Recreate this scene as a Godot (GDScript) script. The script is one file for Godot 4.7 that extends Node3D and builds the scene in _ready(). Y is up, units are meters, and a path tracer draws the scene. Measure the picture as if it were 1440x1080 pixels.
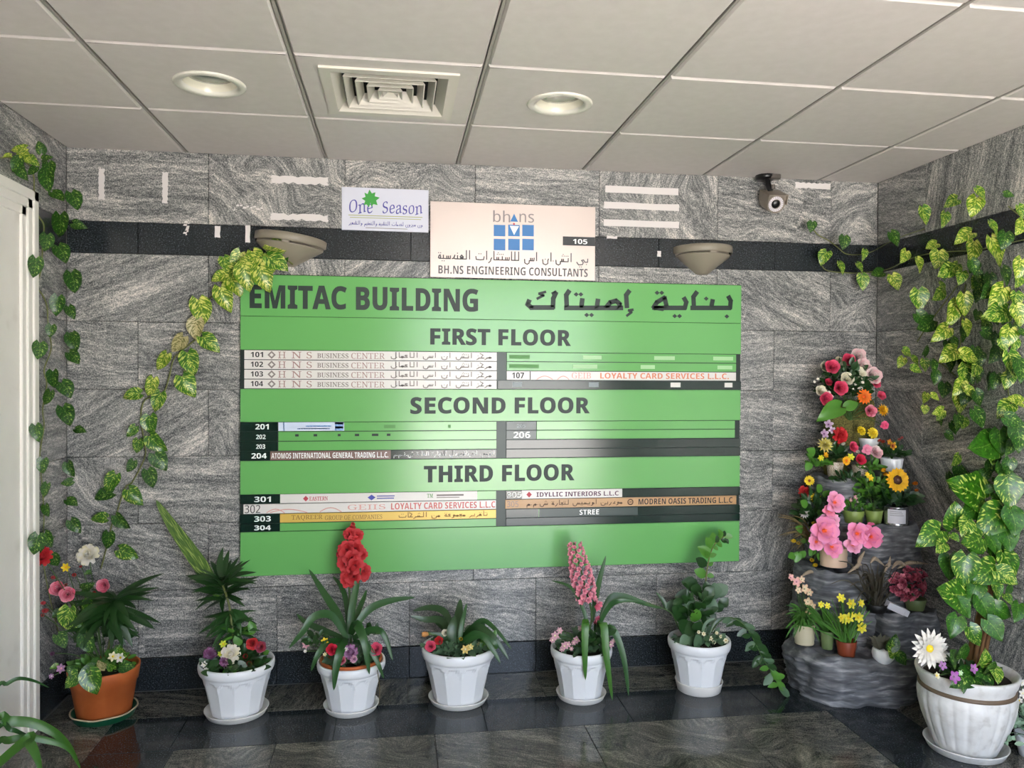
extends Node3D
# A building entrance lobby: granite walls, a green tenant directory, potted plants and vines.
# x runs right along the back wall, y up, z out of the back wall into the lobby; metres.

const EYE := Vector3(0, 1.4102, 3.6613)
const FOCAL := 1104.35                      # in pixels of a 1440 x 1080 frame
const LEFT := -1.422
const RIGHT := 2.396
const TOP := 2.382
const FRONT := 4.4

var turned := Basis.from_euler(Vector3(-0.0123, -0.1454, 0.0051))
var taken := {}
var M := {}
var cache := {}
var rng := RandomNumberGenerator.new()


func _ready():
	rng.seed = 77
	set_camera_and_light()
	make_materials()
	build_shell()
	build_ceiling()
	build_board()
	build_signs()
	build_fittings()
	build_tape()
	build_pots()
	build_rock_display()
	build_vines()


func set_camera_and_light():
	var cam := Camera3D.new()
	cam.name = "camera"
	add_child(cam)
	cam.position = EYE
	cam.basis = turned
	cam.fov = rad_to_deg(2.0 * atan(540.0 / FOCAL))
	cam.near = 0.02
	cam.current = true
	var env := Environment.new()
	var sky := Sky.new()
	var ps := ProceduralSkyMaterial.new()
	ps.sky_top_color = Color(0.66, 0.74, 0.86)
	ps.sky_horizon_color = Color(0.90, 0.91, 0.91)
	ps.ground_horizon_color = Color(0.72, 0.70, 0.66)
	ps.ground_bottom_color = Color(0.60, 0.57, 0.52)
	ps.sun_angle_max = 5.0
	sky.sky_material = ps
	env.background_mode = Environment.BG_SKY
	env.sky = sky
	env.background_energy_multiplier = 2.3
	env.ambient_light_source = Environment.AMBIENT_SOURCE_BG
	env.tonemap_mode = Environment.TONE_MAPPER_LINEAR
	env.tonemap_exposure = 6.2
	env.sdfgi_enabled = true
	env.ssao_enabled = true
	env.ssil_enabled = true
	var we := WorldEnvironment.new()
	we.name = "world_environment"
	we.environment = env
	add_child(we)
	var sun := DirectionalLight3D.new()
	sun.name = "sun"
	sun.light_color = Color(1.0, 0.97, 0.94)
	sun.light_energy = 5.0
	sun.light_angular_distance = 0.6
	sun.shadow_enabled = true
	add_child(sun)
	# high sun from behind the camera, a little to the right: it lands on the pavement and the doorstep
	sun.look_at_from_position(Vector3.ZERO, Vector3(-0.22, -0.90, -0.26), Vector3.UP)


# ---------------------------------------------------------------- where a point of the photograph lies

func sight(u: float, v: float) -> Vector3:
	return turned * Vector3((u - 720.0) / FOCAL, (540.0 - v) / FOCAL, -1.0)

func spot(u: float, v: float, z := 0.0) -> Vector3:          # on an upright plane z metres off the back wall
	var d := sight(u, v)
	return EYE + d * ((z - EYE.z) / d.z)

func spot_level(u: float, v: float, y := 0.0) -> Vector3:    # on a level plane
	var d := sight(u, v)
	return EYE + d * ((y - EYE.y) / d.y)

func spot_side(u: float, v: float, x: float) -> Vector3:     # on a plane along a side wall
	var d := sight(u, v)
	return EYE + d * ((x - EYE.x) / d.x)


# ---------------------------------------------------------------- nodes

func numbered(called: String) -> String:
	if not taken.has(called):
		taken[called] = 0
		return called
	taken[called] += 1
	return "%s_%03d" % [called, taken[called]]

func thing(called: String, label: String, category: String, at := Vector3.ZERO, turn := 0.0, group := "") -> Node3D:
	var o := Node3D.new()
	o.name = numbered(called)
	add_child(o)
	o.position = at
	o.rotation.y = turn
	o.set_meta("label", label)
	o.set_meta("category", category)
	if group:
		o.set_meta("group", group)
	return o

func setting(called: String, label := "", category := "", at := Vector3.ZERO) -> Node3D:
	var o := Node3D.new()
	o.name = numbered(called)
	add_child(o)
	o.position = at
	o.set_meta("kind", "structure")
	if label:
		o.set_meta("label", label)
		o.set_meta("category", category)
	return o

func part(parent: Node, called: String, what, mat: Material, at := Transform3D.IDENTITY, label := "") -> MeshInstance3D:
	var o := MeshInstance3D.new()
	o.name = called
	if what is SurfaceTool:
		what.generate_normals()
		o.mesh = what.commit()
	else:
		o.mesh = what
	o.material_override = mat
	o.transform = at
	if label:
		o.set_meta("label", label)
	parent.add_child(o, true)
	return o

func moved(p: Vector3) -> Transform3D:
	return Transform3D(Basis.IDENTITY, p)


# ---------------------------------------------------------------- shapes

func mb(flat := false) -> SurfaceTool:
	var st := SurfaceTool.new()
	st.begin(Mesh.PRIMITIVE_TRIANGLES)
	st.set_smooth_group(-1 if flat else 0)
	return st

func tri(st: SurfaceTool, a: Vector3, b: Vector3, c: Vector3):      # anticlockwise from outside
	for p in [a, c, b]:
		st.set_uv(Vector2(p.x, -p.y))
		st.add_vertex(p)

func quad(st: SurfaceTool, a: Vector3, b: Vector3, c: Vector3, d: Vector3):
	tri(st, a, b, c)
	tri(st, a, c, d)

func uquad(st: SurfaceTool, p: Array, w: Array):                    # with texture coordinates
	for k in [0, 2, 1, 0, 3, 2]:
		st.set_uv(w[k])
		st.add_vertex(p[k])

func box(st: SurfaceTool, lo: Vector3, hi: Vector3, b := 0.0):      # box with chamfered edges
	if b <= 0.0:
		var v := []
		for k in 8:
			v.append(Vector3(hi.x if k & 1 else lo.x, hi.y if k & 2 else lo.y, hi.z if k & 4 else lo.z))
		quad(st, v[4], v[5], v[7], v[6]); quad(st, v[1], v[0], v[2], v[3])
		quad(st, v[5], v[1], v[3], v[7]); quad(st, v[0], v[4], v[6], v[2])
		quad(st, v[6], v[7], v[3], v[2]); quad(st, v[0], v[1], v[5], v[4])
		return
	var c := (lo + hi) * 0.5
	var h := (hi - lo) * 0.5
	# the three inset corners at each of the eight corners
	var q := {}
	for k in 8:
		var s := Vector3(1 if k & 1 else -1, 1 if k & 2 else -1, 1 if k & 4 else -1)
		for ax in 3:
			var e := h - Vector3(b, b, b)
			e[ax] = h[ax]
			q[k * 3 + ax] = c + s * e
	for f in [[2, 4, 5, 7, 6], [2, 1, 0, 2, 3], [0, 5, 1, 3, 7], [0, 0, 4, 6, 2], [1, 6, 7, 3, 2], [1, 0, 1, 5, 4]]:
		quad(st, q[f[1] * 3 + f[0]], q[f[2] * 3 + f[0]], q[f[3] * 3 + f[0]], q[f[4] * 3 + f[0]])
	for e in [[4, 5, 2, 1], [6, 7, 1, 2], [0, 1, 1, 2], [2, 3, 2, 1], [4, 6, 0, 2], [5, 7, 2, 0], [0, 2, 2, 0], [1, 3, 0, 2], [0, 4, 0, 1], [1, 5, 1, 0], [2, 6, 1, 0], [3, 7, 0, 1]]:
		var a: Vector3 = q[e[0] * 3 + e[2]]
		var bb: Vector3 = q[e[1] * 3 + e[2]]
		var cc: Vector3 = q[e[1] * 3 + e[3]]
		var d: Vector3 = q[e[0] * 3 + e[3]]
		if (bb - a).cross(cc - a).dot((a + cc) * 0.5 - c) > 0:
			quad(st, a, bb, cc, d)
		else:
			quad(st, d, cc, bb, a)
	for k in 8:
		var a: Vector3 = q[k * 3]
		var bb: Vector3 = q[k * 3 + 1]
		var cc: Vector3 = q[k * 3 + 2]
		if (bb - a).cross(cc - a).dot(a - c) > 0:
			tri(st, a, bb, cc)
		else:
			tri(st, a, cc, bb)

func lathe(st: SurfaceTool, prof: Array, seg := 32, at := Vector3.ZERO, from := 0.0, to := TAU):   # profile of (radius, height), outside when it runs upwards
	for i in prof.size() - 1:
		for k in seg:
			var a0 := from + (to - from) * k / seg
			var a1 := from + (to - from) * (k + 1) / seg
			var p0: Vector2 = prof[i]
			var p1: Vector2 = prof[i + 1]
			var a := at + Vector3(cos(a0) * p0.x, p0.y, -sin(a0) * p0.x)
			var b := at + Vector3(cos(a1) * p0.x, p0.y, -sin(a1) * p0.x)
			var c := at + Vector3(cos(a1) * p1.x, p1.y, -sin(a1) * p1.x)
			var d := at + Vector3(cos(a0) * p1.x, p1.y, -sin(a0) * p1.x)
			if p0.x > 1e-5:
				tri(st, a, b, c)
			if p1.x > 1e-5:
				tri(st, a, c, d)

func tube(st: SurfaceTool, pts: Array, r0: float, r1 := -1.0, seg := 6):
	if r1 < 0:
		r1 = r0
	var rings := []
	for i in pts.size():
		var d: Vector3 = (pts[mini(i + 1, pts.size() - 1)] - pts[maxi(i - 1, 0)]).normalized()
		var x := d.cross(Vector3(0.31, 0.17, 0.93)).normalized()
		var y := d.cross(x)
		var r := lerpf(r0, r1, float(i) / maxi(1, pts.size() - 1))
		var ring := []
		for k in seg:
			ring.append(pts[i] + (x * cos(TAU * k / seg) + y * sin(TAU * k / seg)) * r)
		rings.append(ring)
	for i in pts.size() - 1:
		for k in seg:
			var n := (k + 1) % seg
			quad(st, rings[i][k], rings[i][n], rings[i + 1][n], rings[i + 1][k])
	for k in range(1, seg - 1):
		tri(st, rings[0][0], rings[0][k + 1], rings[0][k])
		tri(st, rings[-1][0], rings[-1][k], rings[-1][k + 1])

func curve(pts: Array, n := 5) -> Array:                             # a smooth line through points
	var out := []
	for i in pts.size() - 1:
		var a: Vector3 = pts[maxi(i - 1, 0)]
		var b: Vector3 = pts[i]
		var c: Vector3 = pts[i + 1]
		var d: Vector3 = pts[mini(i + 2, pts.size() - 1)]
		for k in n:
			out.append(b.cubic_interpolate(c, a, d, float(k) / n))
	out.append(pts[-1])
	return out

func slab(st: SurfaceTool, outline: PackedVector2Array, z0: float, z1: float):   # outline pushed out along z
	if Geometry2D.is_polygon_clockwise(outline):
		outline.reverse()
	var idx := Geometry2D.triangulate_polygon(outline)
	for k in range(0, idx.size(), 3):
		var a := outline[idx[k]]
		var b := outline[idx[k + 1]]
		var c := outline[idx[k + 2]]
		if (b - a).cross(c - a) < 0:
			var t := b
			b = c
			c = t
		tri(st, Vector3(a.x, a.y, z1), Vector3(b.x, b.y, z1), Vector3(c.x, c.y, z1))
		tri(st, Vector3(a.x, a.y, z0), Vector3(c.x, c.y, z0), Vector3(b.x, b.y, z0))
	for k in outline.size():
		var a := outline[k]
		var b := outline[(k + 1) % outline.size()]
		quad(st, Vector3(a.x, a.y, z0), Vector3(b.x, b.y, z0), Vector3(b.x, b.y, z1), Vector3(a.x, a.y, z1))


# ---------------------------------------------------------------- materials

func mat(called: String, c: Color, rough := 0.6, metal := 0.0) -> StandardMaterial3D:
	var m := StandardMaterial3D.new()
	m.resource_name = called
	m.albedo_color = c
	m.roughness = rough
	m.metallic = metal
	M[called] = m
	return m

func noise_bytes(sd: int, freq: float, w: int, h: int, out: int, octaves := 2, kind := FastNoiseLite.TYPE_SIMPLEX_SMOOTH) -> PackedByteArray:
	var n := FastNoiseLite.new()
	n.seed = sd
	n.noise_type = kind
	n.frequency = freq
	n.fractal_octaves = octaves
	var im := n.get_image(w, h, false, false, true)
	im.convert(Image.FORMAT_L8)
	if w != out or h != out:
		im.resize(out, out, Image.INTERPOLATE_CUBIC)
	return im.get_data()

func ramp(stops: Array) -> PackedByteArray:                          # 256 colours between [place, r, g, b]
	var out := PackedByteArray()
	for i in 256:
		var t := i / 255.0
		var k := 0
		while k < stops.size() - 2 and t > stops[k + 1][0]:
			k += 1
		var f: float = clampf((t - stops[k][0]) / (stops[k + 1][0] - stops[k][0]), 0, 1)
		for c in 3:
			out.append(int(clampf(lerpf(stops[k][c + 1], stops[k + 1][c + 1], f), 0, 255)))
	return out

func granite_texture(sd: int, warp: float, stretch: int, vein: float) -> ImageTexture:
	var n := 1024
	var a := noise_bytes(sd, 0.016, n / stretch, n, n, 3)
	var b := noise_bytes(sd + 1, 0.06, n / (stretch - 2), n, n, 2)
	var g := noise_bytes(sd + 2, 0.17, n, n, n, 2)
	var s := noise_bytes(sd + 6, 0.11, n / 3, n, n, 2)
	var v := noise_bytes(sd + 3, 0.013, n / stretch, n, n, 2)
	var wx := noise_bytes(sd + 4, 0.022, n / 8, n / 8, n, 2)
	var wy := noise_bytes(sd + 5, 0.022, n / 8, n / 8, n, 2)
	var lut := ramp([[0.0, 62, 64, 65], [0.25, 97, 99, 99], [0.48, 133, 134, 132], [0.68, 168, 166, 162], [0.85, 203, 198, 191], [1.0, 230, 222, 214]])
	var out := PackedByteArray()
	out.resize(n * n * 3)
	var at := 0
	for y in n:
		for x in n:
			var i := y * n + x
			var j := (((y + int((wy[i] - 128) * warp)) & 1023) << 10) | ((x + int((wx[i] - 128) * warp)) & 1023)
			var lit := absi(v[j] - 128)
			var t := 122.0 + (a[j] - 128) * 0.38 + (b[j] - 128) * 0.29 + (g[i] - 128) * 0.75 + (s[j] - 128) * 0.40
			if lit < 7:
				t += (7 - lit) * vein
			elif v[j] > 178:
				t += minf(v[j] - 178, 22) * 1.9
			var c := clampi(int(t), 0, 255) * 3
			out[at] = lut[c]
			out[at + 1] = lut[c + 1]
			out[at + 2] = lut[c + 2]
			at += 3
	return ImageTexture.create_from_image(Image.create_from_data(n, n, false, Image.FORMAT_RGB8, out))

func speckle_texture(sd: int, freq: float, stops: Array, n := 512, octaves := 2) -> ImageTexture:
	var fn := FastNoiseLite.new()
	fn.seed = sd
	fn.frequency = freq
	fn.fractal_octaves = octaves
	var im := fn.get_seamless_image(n, n)
	im.convert(Image.FORMAT_L8)
	var d := im.get_data()
	var lut := ramp(stops)
	var out := PackedByteArray()
	out.resize(n * n * 3)
	for i in n * n:
		var c := d[i] * 3
		out[i * 3] = lut[c]
		out[i * 3 + 1] = lut[c + 1]
		out[i * 3 + 2] = lut[c + 2]
	return ImageTexture.create_from_image(Image.create_from_data(n, n, false, Image.FORMAT_RGB8, out))

func grained(called: String, tex: Texture2D, per_metre: float, rough: float, tint := Color.WHITE) -> StandardMaterial3D:
	var m := mat(called, tint, rough)
	m.albedo_texture = tex
	m.uv1_triplanar = true
	m.uv1_world_triplanar = true
	m.uv1_scale = Vector3.ONE * per_metre
	return m

func leaf_texture(sd: int, cream: float, dark: Color, mid: Color, pale: Color) -> ImageTexture:   # streaks of cream run out from the midrib
	var n := FastNoiseLite.new()
	n.seed = sd
	n.frequency = 1.0
	n.fractal_octaves = 3
	var w := 96
	var h := 128
	var im := Image.create(w, h, false, Image.FORMAT_RGB8)
	for y in h:
		for x in w:
			var a := absf((x + 0.5) / w - 0.5) * 2.0
			var t := (y + 0.5) / h
			var side := 40.0 if x * 2 < w else 0.0
			var q := n.get_noise_2d(a * 1.6 + side, (t - a * 0.35) * 9.0)
			var c := dark.lerp(mid, clampf(0.5 + n.get_noise_2d(x * 0.05 + 90.0, y * 0.05), 0, 1))
			if q > 0.42 - cream:
				c = c.lerp(pale, clampf((q - 0.42 + cream) * 7.0, 0, 1))
			if a < 0.035:
				c = c.lerp(pale, 0.45)
			elif fmod(t - a * 0.35 + 1.0, 0.125) < 0.012:
				c = c.lerp(mid, 0.5)
			im.set_pixel(x, y, c)
	return ImageTexture.create_from_image(im)

func leafy(called: String, c: Color, rough := 0.42, tex: Texture2D = null) -> StandardMaterial3D:
	var m := mat(called, c, rough)
	m.albedo_texture = tex
	m.backlight_enabled = true
	m.backlight = Color(c.r * 0.30, c.g * 0.42, c.b * 0.12) if tex == null else Color(0.10, 0.16, 0.03)
	m.cull_mode = BaseMaterial3D.CULL_DISABLED
	return m

func petal_mat(called: String, rough := 0.7) -> StandardMaterial3D:    # colours come with the vertices: dyed cloth
	var m := mat(called, Color.WHITE, rough)
	m.vertex_color_use_as_albedo = true
	m.cull_mode = BaseMaterial3D.CULL_DISABLED
	return m

func make_materials():
	var granites := [granite_texture(11, 0.07, 9, 5.0), granite_texture(31, 0.03, 12, 7.0), granite_texture(57, 0.5, 5, 5.0), granite_texture(83, 0.13, 8, 8.0)]
	for k in 4:
		var m := mat("granite_%d" % k, Color(1, 1, 1), 0.24)
		m.albedo_texture = granites[k]
		m = mat("floor_granite_%d" % k, Color(0.66, 0.655, 0.62), 0.10)
		m.albedo_texture = granites[k]
	var dark := speckle_texture(5, 0.16, [[0.0, 22, 26, 28], [0.55, 36, 41, 44], [0.72, 56, 62, 66], [0.86, 86, 95, 103], [1.0, 130, 138, 146]])
	grained("dark_granite", dark, 1.6, 0.16)
	grained("dark_floor", dark, 1.6, 0.08)
	mat("grout", Color(0.46, 0.46, 0.45), 0.9)
	var brushed := speckle_texture(9, 0.03, [[0.0, 209, 202, 196], [0.5, 213, 206, 200], [1.0, 217, 210, 205]], 512, 4)
	grained("ceiling_metal", brushed, 1.1, 0.46)
	M.ceiling_metal.metallic = 0.0
	mat("runner_metal", Color(0.62, 0.60, 0.57), 0.45)
	mat("void", Color(0.10, 0.10, 0.10), 0.9)
	mat("white_paint", Color(0.94, 0.93, 0.90), 0.45)
	grained("door_paint", speckle_texture(19, 0.02, [[0.0, 226, 222, 213], [0.3, 240, 237, 230], [1.0, 244, 241, 235]], 256, 4), 0.8, 0.5)
	grained("pavement", speckle_texture(21, 0.05, [[0.0, 170, 166, 160], [1.0, 200, 197, 192]], 256, 4), 0.6, 0.9)
	mat("plaster", Color(0.80, 0.78, 0.74), 0.9)


# ---------------------------------------------------------------- the lobby itself

func stone_tile(wd: float, ht: float, b := 0.0016, th := 0.012) -> SurfaceTool:   # face looks along +z, lower left corner at the origin
	var st := mb(true)
	var ang: float = [0.0, 0.0, 0.12, -0.15, 0.3, -0.5, 0.0, 0.7, 1.3][rng.randi() % 9] + rng.randf_range(-0.06, 0.06)
	var off := Vector2(rng.randf(), rng.randf())
	var flip := -1.0 if rng.randf() < 0.5 else 1.0
	var g := [Vector3(0, 0, 0), Vector3(wd, 0, 0), Vector3(wd, ht, 0), Vector3(0, ht, 0)]
	var o := [Vector3(0, 0, th - b), Vector3(wd, 0, th - b), Vector3(wd, ht, th - b), Vector3(0, ht, th - b)]
	var f := [Vector3(b, b, th), Vector3(wd - b, b, th), Vector3(wd - b, ht - b, th), Vector3(b, ht - b, th)]
	var uv := func(p: Vector3) -> Vector2: return (Vector2(p.x * flip, -p.y).rotated(ang)) / 1.3 + off
	uquad(st, f, f.map(uv))
	for k in 4:
		var n := (k + 1) % 4
		var e := [o[k], o[n], f[n], f[k]]
		uquad(st, e, e.map(uv))
		e = [g[k], g[n], o[n], o[k]]
		uquad(st, e, e.map(uv))
	return st

func course(parent: Node3D, called: String, x0: float, x1: float, y0: float, y1: float, joint: float, pitch: float, frame: Transform3D, dark: bool, stone := "granite"):
	# one row of slabs between x0 and x1, upright joints at joint + k * pitch
	var gap := 0.0008
	var xs := [x0]
	var x := joint + ceilf((x0 - joint + 0.02) / pitch) * pitch
	while x < x1 - 0.02:
		xs.append(x)
		x += pitch
	xs.append(x1)
	for i in xs.size() - 1:
		var wd: float = xs[i + 1] - xs[i] - gap * 2
		var st := stone_tile(wd, y1 - y0 - gap * 2)
		var m: Material = M[stone] if dark else M["%s_%d" % [stone, ([0, 0, 1, 1, 3, 2, 3] if stone == "granite" else [2, 2, 3, 0, 2, 3, 2])[rng.randi() % 7]]]
		var step := rng.randf_range(-0.0004, 0.0004)
		part(parent, called, st, m, frame * moved(Vector3(xs[i] + gap, y0 + gap, step)))

func build_shell():
	# floor: a granite border, a dark band, then the field
	var fl := setting("floor")
	var st := mb(true)
	box(st, Vector3(LEFT - 0.2, -0.2, -0.2), Vector3(RIGHT + 0.2, -0.0125, FRONT + 0.12))
	part(fl, "screed", st, M.grout)
	var flat := Transform3D(Basis(Vector3.RIGHT, -PI / 2), Vector3(0, -0.012, 0))     # tile plane: x right, y towards the back wall
	var rows := [[0.012, 0.294, "e"], [0.294, 0.594, "b"]]
	var z := 0.594
	while z < FRONT:
		rows.append([z, minf(z + 0.6, FRONT), "f"])
		z += 0.6
	var bl := LEFT + 0.30
	var br := RIGHT - 0.30
	for r in rows:
		var y0: float = -r[1]
		var y1: float = -r[0]
		if r[2] == "e":
			course(fl, "granite_tile", LEFT + 0.012, RIGHT - 0.012, y0, y1, -0.55, 0.6, flat, false, "floor_granite")
			continue
		course(fl, "granite_tile", LEFT + 0.012, bl, y0, y1, 9.0, 9.0, flat, false, "floor_granite")
		course(fl, "granite_tile", br, RIGHT - 0.012, y0, y1, 9.0, 9.0, flat, false, "floor_granite")
		if r[2] == "b":
			course(fl, "dark_granite_tile", bl, br, y0, y1, 0.36, 0.6, flat, true, "dark_floor")
		else:
			course(fl, "dark_granite_tile", bl, bl + 0.3, y0, y1, 9.0, 9.0, flat, true, "dark_floor")
			course(fl, "dark_granite_tile", br - 0.3, br, y0, y1, 9.0, 9.0, flat, true, "dark_floor")
			course(fl, "granite_tile", bl + 0.3, br - 0.3, y0, y1, 0.15, 0.6, flat, false, "floor_granite")
	# back wall
	var seats := [0.146, 0.4435, 0.741, 1.0385, 1.336, 1.6335, 1.931]
	var frames := {
		"back": [Transform3D.IDENTITY.translated(Vector3(0, 0, -0.012)), LEFT, RIGHT],
		"left": [Transform3D(Basis(Vector3.UP, PI / 2), Vector3(LEFT - 0.012, 0, 0)), -FRONT, 0.0],
		"right": [Transform3D(Basis(Vector3.UP, -PI / 2), Vector3(RIGHT + 0.012, 0, 0)), 0.0, FRONT],
	}
	var number := 0
	for side in frames:
		var fr: Transform3D = frames[side][0]
		var a: float = frames[side][1]
		var b: float = frames[side][2]
		var w := setting("wall_" + side)
		st = mb(true)
		if side == "back":
			box(st, Vector3(LEFT - 0.2, -0.2, -0.2), Vector3(RIGHT + 0.2, 2.6, -0.0125))
		elif side == "left":
			box(st, Vector3(LEFT - 0.2, -0.2, -0.0125), Vector3(LEFT - 0.0125, 2.6, FRONT + 0.12))
		else:
			box(st, Vector3(RIGHT + 0.0125, -0.2, -0.0125), Vector3(RIGHT + 0.2, 2.6, FRONT + 0.12))
		part(w, "backing", st, M.grout)
		var base := setting("baseboard_" + side)
		number += 1
		var band := setting("trim_%d" % number)
		var spans := [[a, b]]
		if side == "left":
			spans = [[-0.335, 0.0], [-FRONT, -1.35]]     # the doorway takes the rest
		for s in spans:
			for i in 6:
				course(w, "granite_tile", s[0], s[1], seats[i], seats[i + 1], -1.129 if i % 2 == 0 else -0.832, 0.595, fr, false)
			course(base, "dark_granite_tile", s[0], s[1], 0.0, 0.146, -1.129, 0.595, fr * moved(Vector3(0, 0, 0.006)), true, "dark_granite")
			course(band, "dark_granite_tile", s[0], s[1], 1.931, 2.070, -1.129, 0.595, fr, true, "dark_granite")
		course(w, "granite_tile", a, b, 2.070, TOP + 0.02, -0.832, 0.595, fr, false)
	# the front of the lobby, behind the camera, open to the street through a wide doorway
	var wf := setting("wall_front")
	st = mb(true)
	box(st, Vector3(LEFT - 0.2, -0.2, FRONT), Vector3(0.15, 2.6, FRONT + 0.12))
	box(st, Vector3(2.05, -0.2, FRONT), Vector3(RIGHT + 0.2, 2.6, FRONT + 0.12))
	box(st, Vector3(0.15, 2.28, FRONT), Vector3(2.05, 2.6, FRONT + 0.12))
	part(wf, "masonry", st, M.plaster)
	var pave := setting("pavement")
	st = mb(true)
	box(st, Vector3(-30, -0.25, FRONT + 0.12), Vector3(30, -0.02, 40))
	part(pave, "paving", st, M.pavement)
	# white door in the left wall
	var d := setting("door_1", "white painted door in a moulded white frame at the left edge", "door", Vector3(LEFT, 0, 0.335))
	st = mb(true)
	box(st, Vector3(-0.012, 0.0, 0.10), Vector3(0.004, 2.012, 0.915), 0.002)
	part(d, "door_leaf", st, M.door_paint)
	# mouldings: three steps of a casing, up one side, across the head and down the other
	for s in [[0.0, 0.034, 0.030], [0.034, 0.068, 0.022], [0.068, 0.10, 0.014]]:
		st = mb(true)
		box(st, Vector3(-0.012, 0, s[0]), Vector3(s[2], 2.112 - s[0], s[1] + 0.004), 0.003)
		box(st, Vector3(-0.012, 0, 1.015 - s[1] - 0.004), Vector3(s[2], 2.112 - s[0], 1.015 - s[0]), 0.003)
		box(st, Vector3(-0.012, 2.112 - s[1] - 0.004, s[0]), Vector3(s[2], 2.112 - s[0], 1.015 - s[0]), 0.003)
		part(d, "casing", st, M.white_paint)


func build_ceiling():
	var c := setting("ceiling")
	var st := mb(true)
	box(st, Vector3(LEFT - 0.2, TOP + 0.10, -0.2), Vector3(RIGHT + 0.2, TOP + 0.3, FRONT + 0.12))
	part(c, "slab", st, M.void)
	st = mb(true)
	box(st, Vector3(-0.226, TOP + 0.05, 0.688), Vector3(0.174, TOP + 0.06, 1.088))
	part(c, "duct", st, M.void)
	var xs := [LEFT]
	for k in 6:
		xs.append(-0.926 + 0.6 * k)
	xs.append(RIGHT)
	var zs := [0.0]
	var z := 0.588
	while z < FRONT - 0.05:
		zs.append(z)
		z += 0.6
	zs.append(FRONT)
	for i in xs.size() - 1:
		for j in zs.size() - 1:
			var gx := 0.0075
			var gz := 0.003
			var lo := Vector3(xs[i] + (gx if i else 0.001), TOP, zs[j] + (gz if j else 0.001))
			var hi := Vector3(xs[i + 1] - (gx if i < xs.size() - 2 else 0.001), TOP + 0.026, zs[j + 1] - gz)
			var hole := 0.0
			if j == 1 and (i == 1 or i == 3):
				hole = 0.092
			elif j == 1 and i == 2:
				hole = -0.20
			st = mb(true)
			panel(st, lo, hi, 0.0075, hole)
			part(c, "ceiling_panel", st, M.ceiling_metal, moved(Vector3(0, rng.randf_range(-0.0006, 0.0006), 0)))
	for i in range(1, xs.size() - 1):
		st = mb(true)
		box(st, Vector3(xs[i] - 0.012, TOP + 0.014, 0.0), Vector3(xs[i] + 0.012, TOP + 0.03, FRONT), 0.001)
		box(st, Vector3(xs[i] - 0.0045, TOP + 0.002, 0.0), Vector3(xs[i] + 0.0045, TOP + 0.015, FRONT), 0.0006)
		part(c, "grid_runner", st, M.runner_metal)

func panel(st: SurfaceTool, lo: Vector3, hi: Vector3, b: float, hole: float):
	# a pressed metal pan, its lower face towards -y with slanted edges; hole > 0 is a round opening, hole < 0 a square one
	var g := [Vector3(lo.x, hi.y, lo.z), Vector3(hi.x, hi.y, lo.z), Vector3(hi.x, hi.y, hi.z), Vector3(lo.x, hi.y, hi.z)]
	var e := [Vector3(lo.x, lo.y + b, lo.z), Vector3(hi.x, lo.y + b, lo.z), Vector3(hi.x, lo.y + b, hi.z), Vector3(lo.x, lo.y + b, hi.z)]
	var f := [Vector3(lo.x + b, lo.y, lo.z + b), Vector3(hi.x - b, lo.y, lo.z + b), Vector3(hi.x - b, lo.y, hi.z - b), Vector3(lo.x + b, lo.y, hi.z - b)]
	for k in 4:
		var n := (k + 1) % 4
		quad(st, g[n], g[k], e[k], e[n])
		quad(st, e[n], e[k], f[k], f[n])
	if hole == 0.0:
		quad(st, f[0], f[1], f[2], f[3])
		return
	var c: Vector3 = (f[0] + f[2]) * 0.5
	var seg := 32
	for k in seg:
		var p := []
		for kk in [k, k + 1]:
			var a: float = TAU * kk / seg + PI / 4
			var d := Vector3(cos(a), 0, sin(a))
			var h: Vector3 = (f[2] - f[0]) * 0.5
			var edge := minf(h.x / maxf(absf(d.x), 1e-6), h.z / maxf(absf(d.z), 1e-6))
			var inner := hole if hole > 0 else -hole / maxf(absf(d.x), absf(d.z))
			p.append([c + d * inner, c + d * edge])
		quad(st, p[0][0], p[0][1], p[1][1], p[1][0])
		quad(st, p[1][0], p[1][0] + Vector3(0, 0.02, 0), p[0][0] + Vector3(0, 0.02, 0), p[0][0])


# ---------------------------------------------------------------- writing

func lettering(parent: Node3D, words: String, r: Array, z: float, m: Material, face := "sans", weight := 0.0, slant := 0.0) -> MeshInstance3D:
	# words set to fill r = [left, top, right, bottom], pixels of the photograph, on the plane z; parent is not turned
	var key := face + str(weight) + "/" + str(slant)
	if not cache.has(key):
		var f := SystemFont.new()
		f.font_names = PackedStringArray(["Droid Serif" if face.begins_with("serif") else "Droid Sans"])
		f.font_weight = 700 if face.ends_with("bold") else 400
		var fv := FontVariation.new()
		fv.base_font = f
		fv.variation_embolden = weight
		if slant:
			fv.variation_transform = Transform2D(Vector2(1, 0), Vector2(slant, 1), Vector2.ZERO)
		cache[key] = fv
	var t := TextMesh.new()
	t.text = words
	t.font = cache[key]
	t.font_size = 64
	t.pixel_size = 0.01
	t.depth = 0.001
	t.curve_step = 2.0
	var bb := t.get_aabb()
	var mu: float = (r[0] + r[2]) * 0.5
	var mv: float = (r[1] + r[3]) * 0.5
	var x0 := spot(r[0], mv, z).x
	var x1 := spot(r[2], mv, z).x
	var y1 := spot(mu, r[1], z).y
	var y0 := spot(mu, r[3], z).y
	var sc := Vector3((x1 - x0) / bb.size.x, (y1 - y0) / bb.size.y, 0.6)
	var mid := bb.get_center()
	var at := Vector3((x0 + x1) * 0.5 - mid.x * sc.x, (y0 + y1) * 0.5 - mid.y * sc.y, z) - parent.global_position
	return part(parent, "lettering", t, m, Transform3D(Basis.from_scale(sc), at))

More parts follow.
